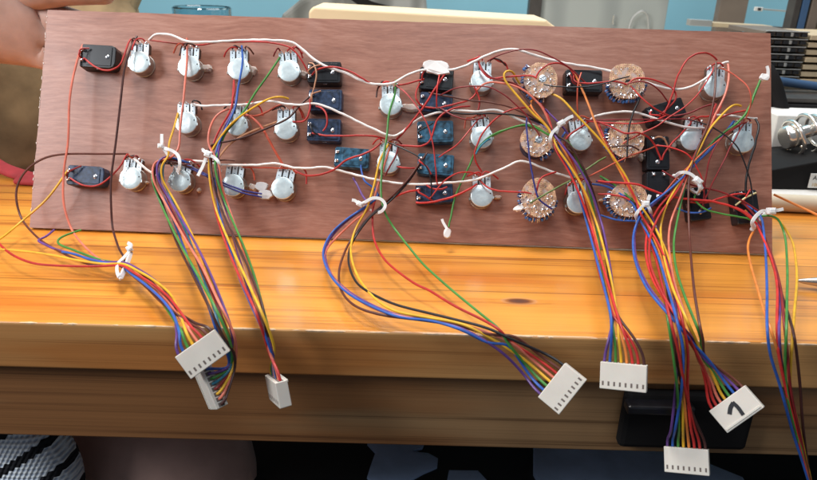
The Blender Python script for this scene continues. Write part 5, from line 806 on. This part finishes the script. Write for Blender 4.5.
# crocheted cushion at lower left
b = MB(); n = 40; rows = 24; e = 2.7
def sgnp(v, p): return math.copysign(abs(v)**p, v)
for j in range(rows+1):
    ph = -pi/2+pi*j/rows
    for i in range(n):
        th = 2*pi*i/n
        b.v.append((92*sgnp(cos(ph), 2/e)*sgnp(cos(th), 2/e), 34*sgnp(cos(ph), 2/e)*sgnp(sin(th), 2/e), 78*sgnp(sin(ph), 2/e)))
for j in range(rows):
    for i in range(n): b.f.append((j*n+i, j*n+(i+1) % n, (j+1)*n+(i+1) % n, (j+1)*n+i)); b.m.append(0)
o = b.build('crocheted_cushion', MAT['knit'], None, smooth=True); o.location = (-.2935, .047, -.158); o.rotation_euler = (radians(-8), radians(4), 0)
tag(o, 'pale blue crocheted cushion with black zigzag stripes under the table', 'cushion')

# ------------------------------------------------------------------ person holding the panel's top left corner
def skinned(name, verts, edges, radii, m, parent=None, sub=2, root=0, disp=0):
    me = bpy.data.meshes.new(name); me.from_pydata([tuple(c*MM for c in v) for v in verts], edges, [])
    o = bpy.data.objects.new(name, me); COL.objects.link(o); me.materials.append(m)
    s = o.modifiers.new('skin', 'SKIN'); s.use_smooth_shade = True
    for v in me.skin_vertices[0].data: v.use_root = False
    for i, r in enumerate(radii):
        rr = r if isinstance(r, tuple) else (r, r); me.skin_vertices[0].data[i].radius = (rr[0]*MM, rr[1]*MM)
    me.skin_vertices[0].data[root].use_root = True
    q = o.modifiers.new('sub', 'SUBSURF'); q.levels = sub; q.render_levels = sub
    if disp:
        tx = bpy.data.textures.new(name+'_folds', 'CLOUDS'); tx.noise_scale = .035
        d = o.modifiers.new('folds', 'DISPLACE'); d.texture = tx; d.strength = disp*MM; d.mid_level = .5
    if parent: o.parent = parent
    return o
V_ = [(-470, 520, -150), (-480, 520, 60), (-490, 520, 250), (-495, 520, 330), (-495, 500, 395), (-495, 495, 470), (-495, 500, 560),      # 0-6 pelvis..head
      (-620, 520, 300), (-640, 440, 90), (-470, 262, 128), (-395, 238, 132), (-345, 228, 130), (-292, 224, 128),             # 7-12 right arm, wrist, palm
      (-272, 214, 141), (-240, 209, 145.5), (-212, 206, 145), (-204, 205, 142),        # 13-16 index finger along the top edge
      (-262, 219, 124), (-235, 214, 120), (-210, 210, 117),             # 17-19 middle
      (-258, 221, 108), (-238, 216, 104), (-215, 212, 101),              # 20-22 ring
      (-262, 222, 97), (-244, 216, 92), (-228, 211, 90),              # 23-25 little
      (-335, 205, 160), (-300, 190, 172), (-272, 184, 172),            # 26-28 thumb
      (-370, 520, 300), (-340, 470, 120), (-300, 440, 20), (-290, 420, 5),               # 29-32 left arm
      (-400, 480, -165), (-150, 96, -170), (-150, 130, -500), (-150, 120, -690), (-150, 40, -700),      # 33-37 leg
      (-560, 480, -165), (-520, 160, -170), (-520, 180, -500), (-520, 180, -690), (-520, 100, -700)]
E_ = [(0,1),(1,2),(2,3),(3,4),(4,5),(5,6),(2,7),(7,8),(8,9),(9,10),(10,11),(11,12),(12,13),(13,14),(14,15),(15,16),(12,17),(17,18),(18,19),(12,20),(20,21),(21,22),(12,23),(23,24),(24,25),
      (11,26),(26,27),(27,28),(2,29),(29,30),(30,31),(31,32),(0,33),(33,34),(34,35),(35,36),(36,37),(0,38),(38,39),(39,40),(40,41),(41,42)]
Rr = [110,100,110,60,48,75,70, 52,42,34,(30,38),(34,42),(28,40), 15,12,10,7, 15,12,9, 15,11,8, 14,10,7, 15,11,8, 52,40,30,24, 80,56,46,35,28, 80,55,45,35,28]
person = skinned('person', V_, E_, Rr, MAT['skin'], root=0)
tag(person, 'person in a brown jacket steadying the panel at its top left corner', 'person')
jk = skinned('jacket', [(-470, 520, -120), (-480, 500, 60), (-485, 500, 250), (-620, 520, 305), (-650, 440, 100), (-520, 300, 110), (-455, 258, 118), (-370, 520, 300), (-345, 470, 120), (-310, 440, 25)],
    [(0,1),(1,2),(2,3),(3,4),(4,5),(5,6),(2,7),(7,8),(8,9)], [(170,150),(190,165),(150,120),75,65,55,48,70,56,42], MAT['jacket'], person, disp=26)
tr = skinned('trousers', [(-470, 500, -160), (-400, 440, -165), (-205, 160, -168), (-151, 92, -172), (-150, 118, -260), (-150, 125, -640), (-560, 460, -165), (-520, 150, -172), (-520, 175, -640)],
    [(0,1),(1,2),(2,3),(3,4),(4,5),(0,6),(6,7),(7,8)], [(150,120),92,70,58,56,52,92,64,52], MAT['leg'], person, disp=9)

# red strap on the table by the person
b = MB(); b.tube(spline([(-345, 245, 16), (-332, 238, 10), (-320, 233, 6), (-304, 226, 4), (-290, 220, 3)], 3), 1, flat=(11, 5), ref=(0, -.4, .9)); b.tube(spline([(-304, 216, 3.5), (-285, 214, 3.5), (-266, 214, 3.5)], 3), 1, flat=(10, 5), ref=(0, -.3, .95))
o = b.build('red_strap', MAT['redcloth'], None, bevel=2.5, seg=3); tag(o, 'red cloth strap on the table peeping out behind the left edge of the panel', 'strap')

# ------------------------------------------------------------------ background
def simple(name, label, cat, parts, bevel=.6):
    """parts: (part name, centre, size, material, rotY deg) in mm; first part also fixes the base"""
    c0 = parts[0][1]; root = empty(name, (c0[0], c0[1], c0[2]-parts[0][2][2]/2)); base = Vector((c0[0], c0[1], c0[2]-parts[0][2][2]/2))
    tag(root, label, cat)
    for nm, c, d, m, *r in parts:
        b = MB(); b.box(Vector(c)-base, d, Matrix.Rotation(radians(r[0]), 3, 'Y') if r else None); b.build(nm, MAT[m], root, bevel=bevel)
    return root
b = MB(); b.box((0, 0, 0), (6000, 5000, 20)); o = b.build('floor', MAT['floor']); o.location = (0, 1.0, -.73); tag(o, kind='structure')
b = MB(); b.box((0, 0, 0), (5000, 40, 2600)); o = b.build('wall', MAT['wall']); o.location = (0, 1.52, .55); tag(o, kind='structure')
desk = simple('back_desk', 'pale desk behind the pine table carrying the clutter at right', 'desk', [('desktop', (520, 700, -12), (1400, 880, 24), 'desk'), ('side_panel', (-160, 700, -372), (24, 860, 694), 'desk'), ('side_panel', (1200, 700, -372), (24, 860, 694), 'desk')])
# glass tumbler
b = MB(); pr = [(0.01, 8), (28, 8), (31, 113), (32.6, 114.5), (34, 113), (30.5, 0), (0.01, 0)]
n = 48; vs = [(r*cos(2*pi*i/n), r*sin(2*pi*i/n), z) for r, z in pr for i in range(n)]
b.add(vs, [(j*n+i, j*n+(i+1) % n, (j+1)*n+(i+1) % n, (j+1)*n+i) for j in range(len(pr)-1) for i in range(n)])
o = b.build('glass_tumbler', MAT['glass'], None, smooth=True); o.location = (-.2445, .55, .001)
tag(o, 'clear bluish glass tumbler whose rim shows above the panel in front of the blue wall', 'glass')
simple('tumbler_stand', 'small pale side table hidden behind the panel under the glass tumbler', 'side table', [('top', (-245, 560, -8), (140, 150, 16), 'desk'), ('post', (-245, 560, -366), (40, 40, 700), 'desk')])
# cream box with a slanted right end
b = MB(); ol = [(-101, 0), (160, 0), (157, 108), (137, 121), (-96, 127), (-101, 122)]
lo = [(x, 420, z) for x, z in ol]; hi = [(x, 500, z) for x, z in ol]; n = len(ol)
b.add(lo+hi, [tuple(range(n)), tuple(range(n, 2*n))[::-1]]+[(i, (i+1) % n, n+(i+1) % n, n+i) for i in range(n)])
for v_i in range(len(b.v)): x, y, z = b.v[v_i]; b.v[v_i] = (x, y, z)
o = b.build('cream_box', MAT['cream'], None, bevel=2.5, seg=3); tag(o, 'long cream box with a slanted right corner standing behind the panel', 'box')
# grey panel and its frame
gp = simple('grey_wood_panel', 'tall grey limewashed wood panel behind the cream box', 'wood panel', [('panel', (350, 1010, 180), (228, 20, 360), 'greywood'), ('hook', (366, 990, 88), (3, 6, 16), 'chrome')], 1)
b = MB(); b.tube(spline([(44, -22, 62), (50, -22, 92), (64, -24, 104), (76, -22, 96), (84, -20, 62)], 3), 2.2, 8); b.build('wire_handle', MAT['greymetal'], gp, smooth=True)
simple('dark_post', 'narrow dark post beside the grey wood panel', 'post', [('post', (224, 1000, 200), (22, 22, 400), 'darkpl')])
# grey rucksack behind the cream box, left
b = MB(); ol = [(-215, 0), (-206, 60), (-188, 96), (-160, 118), (-120, 136), (-60, 150), (20, 150), (40, 0)]; n = len(ol)
b.add([(x, 760, z) for x, z in ol]+[(x*.97, 880, z*.98) for x, z in ol], [tuple(range(n)), tuple(range(n, 2*n))[::-1]]+[(i, (i+1) % n, n+(i+1) % n, n+i) for i in range(n)])
bag = empty('grey_bag', (0, 0, 0)); b.build('bag_body', MAT['greycloth'], bag, bevel=8, seg=3); tag(bag, 'grey cloth bag with a black strap behind the left end of the cream box', 'bag')
b = MB(); b.tube(spline([(-95, 752, 134), (-80, 750, 124), (-60, 750, 112), (-30, 750, 105)], 4), 1, flat=(5, 14), ref=(0, 0, 1)); b.build('strap', MAT['rubber'], bag)
# cupboard edge and bracket shelf
simple('brown_board', 'upright brown board against the blue wall at the right', 'board', [('board', (560, 960, 150), (48, 18, 300), 'brownpanel')])
simple('bracket_shelf', 'thin tan shelf strip with a dark metal bracket above the panel corner', 'shelf', [('shelf_strip', (500, 800, 97), (100, 30, 6), 'tan', 1.5), ('bracket', (440, 790, 100), (34, 14, 9), 'greymetal', 1.5), ('bracket', (555, 790, 93), (42, 16, 10), 'darkpl', 1.5)])
rp = simple('latch_rod', 'thin steel rod ending in a white latch plate in front of the brown board', 'rod', [('plate', (540, 820, 121), (13, 3, 6), 'whitecard', 2), ('knob', (540, 817, 121), (4, 4, 4), 'dark', 2)])
b = MB(); b.tube([(8, 0, 3), (70, 0, 0)], 1.3, 8); b.build('rod', MAT['greymetal'], rp, smooth=True)
# shelf unit
pk = [('back', (640, 690, 110), (240, 8, 300), 'greymetal')]
for x, w, m in ((503, 8, 'darkpl'), (513, 9, 'bluerod'), (527, 12, 'brownpanel'), (541, 10, 'tan'), (553, 9, 'brownpanel')): pk.append(('upright', (x, 650, 130), (w, 20, 260), m))
pk += [('white_plate', (566, 610, 128), (16, 4, 6), 'whitecard'), ('beam', (610, 640, 96), (190, 30, 8), 'darkpl')]
simple('shelf_unit', 'dark shelf unit with upright bars in the top right corner', 'shelf unit', pk)
# stack of slotted trays
ORD = ['topmost', 'second from top', 'third from top', 'fourth from top', 'fifth from top', 'sixth from top', 'lowest']
for k in range(7):
    z = 115-k*7.7
    pr = [('tray', (398, 500, z-3), (45, 90, 4.6), 'brownpanel'), ('rim', (398, 453.5, z), (45, 4, 1.0), 'greymetal')]
    for nx in (380, 389, 398, 407, 416): pr.append(('notch', (nx, 453.2, z-3.4), (5.5, 4, 3.2), 'dark'))
    pr.append(('latch', (402, 451.5, z-3.0), (2.4, 3, 3.6), 'greymetal'))
    r = simple('component_tray', ORD[k]+' dark slotted tray in the stack beside the panel', 'tray', pr, .3)
    r['group'] = 'stacked slotted trays'
for k in range(7):
    z = 112-k*7.6
    r = simple('tan_board', ORD[k]+' tan board in the stack right of the slotted trays', 'board', [('board', (452, 497+(k % 3), z-2.4), (58, 90, 4.9), 'tan')], .4)
    r['group'] = 'stacked tan boards'
simple('steel_bracket', 'small steel bracket with a slot at the top of the shelf uprights', 'bracket', [('plate', (585, 605, 112), (40, 3, 10), 'greymetal', 3), ('slot', (585, 603, 112), (22, 2, 2), 'dark', 3), ('bolt', (572, 602, 114), (4, 4, 4), 'chrome', 3)])
simple('tray_base', 'beige block under the stack of slotted trays', 'block', [('block', (480, 520, 25), (190, 120, 50), 'whitecard')])
b = MB(); b.tube(spline([(318, 380, 96), (334, 360, 88), (342, 352, 75), (350, 350, 58), (357, 345, 40), (362, 335, 20)], 4), 7, 12); o = b.build('black_hose', MAT['rubber'], None, smooth=True); tag(o, 'short thick black hose curving down beside the right edge of the panel', 'hose')
b = MB(); b.tube([(360, 390, 73), (470, 390, 62)], 4.2, 12); o = b.build('blue_rod', MAT['bluerod'], None, smooth=True); tag(o, 'dark blue rod lying across the clutter under the tan boards', 'rod')
simple('black_case', 'low black case behind the chrome device at right', 'case', [('case', (420, 380, 42), (170, 60, 30), 'rubber'), ('lid', (420, 380, 60), (160, 54, 5), 'darkpl')], 3)
simple('white_carton', 'white carton with an ochre base band behind the chrome device', 'carton', [('base_band', (400, 330, 9), (140, 40, 18), 'ochre'), ('carton', (400, 330, 36), (140, 39, 36), 'whitecard')], 1)
# black wedge with label
bw = empty('black_box', (0, 0, 0)); tag(bw, 'flat black box with a small white printed label under the chrome device', 'box')
b = MB(); top = [(296, 246, 20), (345, 252, 29), (430, 262, 36), (430, 330, 36), (296, 330, 20)]; lo = [(x, y, z-(27 if i in (1, 2, 3) else 20)) for i, (x, y, z) in enumerate(top)]
lo = [(296, 244, 5.2), (345, 246, 5.2), (430, 250, 5.2), (430, 330, 5.2), (296, 330, 5.2)]
b.add(lo+top, [(4,3,2,1,0), (5,6,7,8,9)]+[(i, (i+1) % 5, 5+(i+1) % 5, 5+i) for i in range(5)]); b.build('case', MAT['rubber'], bw, bevel=1)
b = MB(); b.box((350, 244.0, 13.5), (36, 1, 12)); lb = b.build('label', MAT['label'], bw)
def text(body, size, loc, rx, m, parent, name='lettering'):
    cu = bpy.data.curves.new(name, 'FONT'); cu.body = body; cu.size = size*MM; cu.extrude = .00008
    t = bpy.data.objects.new('tmp', cu); COL.objects.link(t); bpy.context.view_layer.update()
    me = bpy.data.meshes.new_from_object(t.evaluated_get(bpy.context.evaluated_depsgraph_get())); bpy.data.objects.remove(t)
    o = bpy.data.objects.new(name, me); COL.objects.link(o); me.materials.clear(); me.materials.append(MAT[m]); o.parent = parent
    o.location = [c*MM for c in loc]; o.rotation_euler = (radians(rx), 0, 0); return o
text('ALM. W', 5.0, (334, 243.3, 14.5), 90, 'ink', lb); text('10000', 4.0, (334, 243.3, 9), 90, 'ochre', lb)
# chrome device
ch = empty('chrome_spool', (327, 290, 14)); tag(ch, 'shiny chrome cylinder wrapped in thick wire rings standing on the black box', 'spool')
ax = Vector((.93, .1, .30)).normalized(); sd = ax.orthogonal().normalized()
b = MB(); b.tube([Vector((2, 0, 22)), Vector((2, 0, 22))+ax*2, Vector((2, 0, 22))+ax*16, Vector((2, 0, 22))+ax*17], 13, 32, rr=[11.5, 13, 13, 11.5]); b.build('drum', MAT['chrome'], ch, smooth=True)
b = MB(); b.tube([Vector((2, 0, 22))+ax*16, Vector((2, 0, 22))+ax*60], 7, 24); b.build('axle', MAT['chrome'], ch, smooth=True)
for k, (o_, r_) in enumerate(((10, 19), (26, 21), (36, 17))):
    c = Vector((2, -2, 20))+ax*o_; u2 = sd; v2 = ax.cross(sd).normalized(); b = MB()
    b.tube([c+(u2*cos(a)+v2*sin(a))*r_ for a in [2*pi*i/40 for i in range(41)]], 2.1, 10); b.build('ring', MAT['chrome'], ch, smooth=True)
b = MB(); b.box((22, 2, 2), (26, 18, 9)); b.build('foot', MAT['greymetal'], ch, bevel=1.5)
ch.scale = (.8, .8, .8); ch.location.z += .006
# cream book and paper roll
bk = simple('cream_book', 'thin cream book with a black lower cover lying right of the panel', 'book', [('cover', (390, 258, 1.0), (190, 84, 2.0), 'rubber'), ('pages', (391, 257, 3.0), (186, 80, 2.0), 'paperroll'), ('cover', (390, 258, 4.5), (190, 84, 1.0), 'whitecard')], .2)
bk.rotation_euler = (0, 0, radians(-2))
b = MB(); b.tube([(268, 205, 6.8), (420, 196, 6.8)], 6.8, 28); o = b.build('paper_roll', MAT['paperroll'], None, smooth=True); tag(o, 'cream paper roll lying on the table in front of the book', 'paper roll')
# screwdriver-like steel tool at the right frame edge
b = MB(); b.tube([(229, 66, 4.2), (233, 65, 4.4), (250, 60.5, 6), (262, 57, 8), (300, 46, 9)], 3, 16, rr=[.5, 1.5, 4.4, 6.8, 7.4]); o = b.build('steel_punch', MAT['steelpen'], None, smooth=True)
tag(o, 'pointed steel tool lying on the table at the right edge of the photo', 'tool')
# stray orange lead leaving the frame at right
b = MB(); b.tube(smooth_pts(spline([(252, 150, 30), (275, 130, 22), (300, 112, 12), (330, 92, 3), (370, 80, 1.2)], 3), 3), .8, 8); o = b.build('orange_wire', WM['orange'], None, smooth=True); tag(o, 'single loose orange wire running off to the right from the rightmost tie', 'wire')

# ------------------------------------------------------------------ lights
def area(name, loc, target, size, power, col, size_y=None):
    l = bpy.data.lights.new(name, 'AREA'); l.energy = power; l.color = col; l.size = size
    if size_y: l.shape = 'RECTANGLE'; l.size_y = size_y
    o = bpy.data.objects.new(name, l); COL.objects.link(o); o.location = loc
    o.rotation_euler = (Vector(target)-Vector(loc)).to_track_quat('-Z', 'Y').to_euler(); return o
area('window_light', (-.95, -.42, .66), (-.2, .10, 0), .42, 11.5, (.94, .97, 1.0))
area('overhead_fill', (-.25, .20, 1.2), (-.08, .15, 0), .35, 12.5, (1.0, .94, .88))  # added unseen lamp overhead, lifts the table top above the front face
area('sky_fill', (.20, -.70, 1.6), (.1, .15, .05), .65, 7.5, (.86, .95, 1.0))  # added cool fill, no visible source; gives the right-hand pots their light-blue reflection
area('wall_fill', (.3, .9, 1.6), (.3, 1.5, .2), 1.0, 24, (.92, .97, 1.0))  # extra unseen lamp, added to brighten the blue wall and background
w = bpy.data.worlds.new('World'); scene.world = w; w.use_nodes = True
bg = w.node_tree.nodes['Background']; bg.inputs[0].default_value = (.75, .85, 1, 1); bg.inputs[1].default_value = .17

# ------------------------------------------------------------------ camera
cd = bpy.data.cameras.new('Camera'); cam = bpy.data.objects.new('Camera', cd); COL.objects.link(cam)
r, u, k = CAM['right'], CAM['up'], CAM['back']; l = CAM['loc']
cam.matrix_world = Matrix(((r[0], u[0], k[0], l[0]), (r[1], u[1], k[1], l[1]), (r[2], u[2], k[2], l[2]), (0, 0, 0, 1)))
cd.lens = CAM['lens']; cd.sensor_width = 36; cd.clip_start = .01; cd.clip_end = 30
cd.dof.use_dof = True; cd.dof.focus_distance = .41; cd.dof.aperture_fstop = 20
scene.camera = cam
vs_ = scene.view_settings; vs_.view_transform = 'Standard'; vs_.look = 'None'; vs_.exposure = 0; vs_.gamma = 1
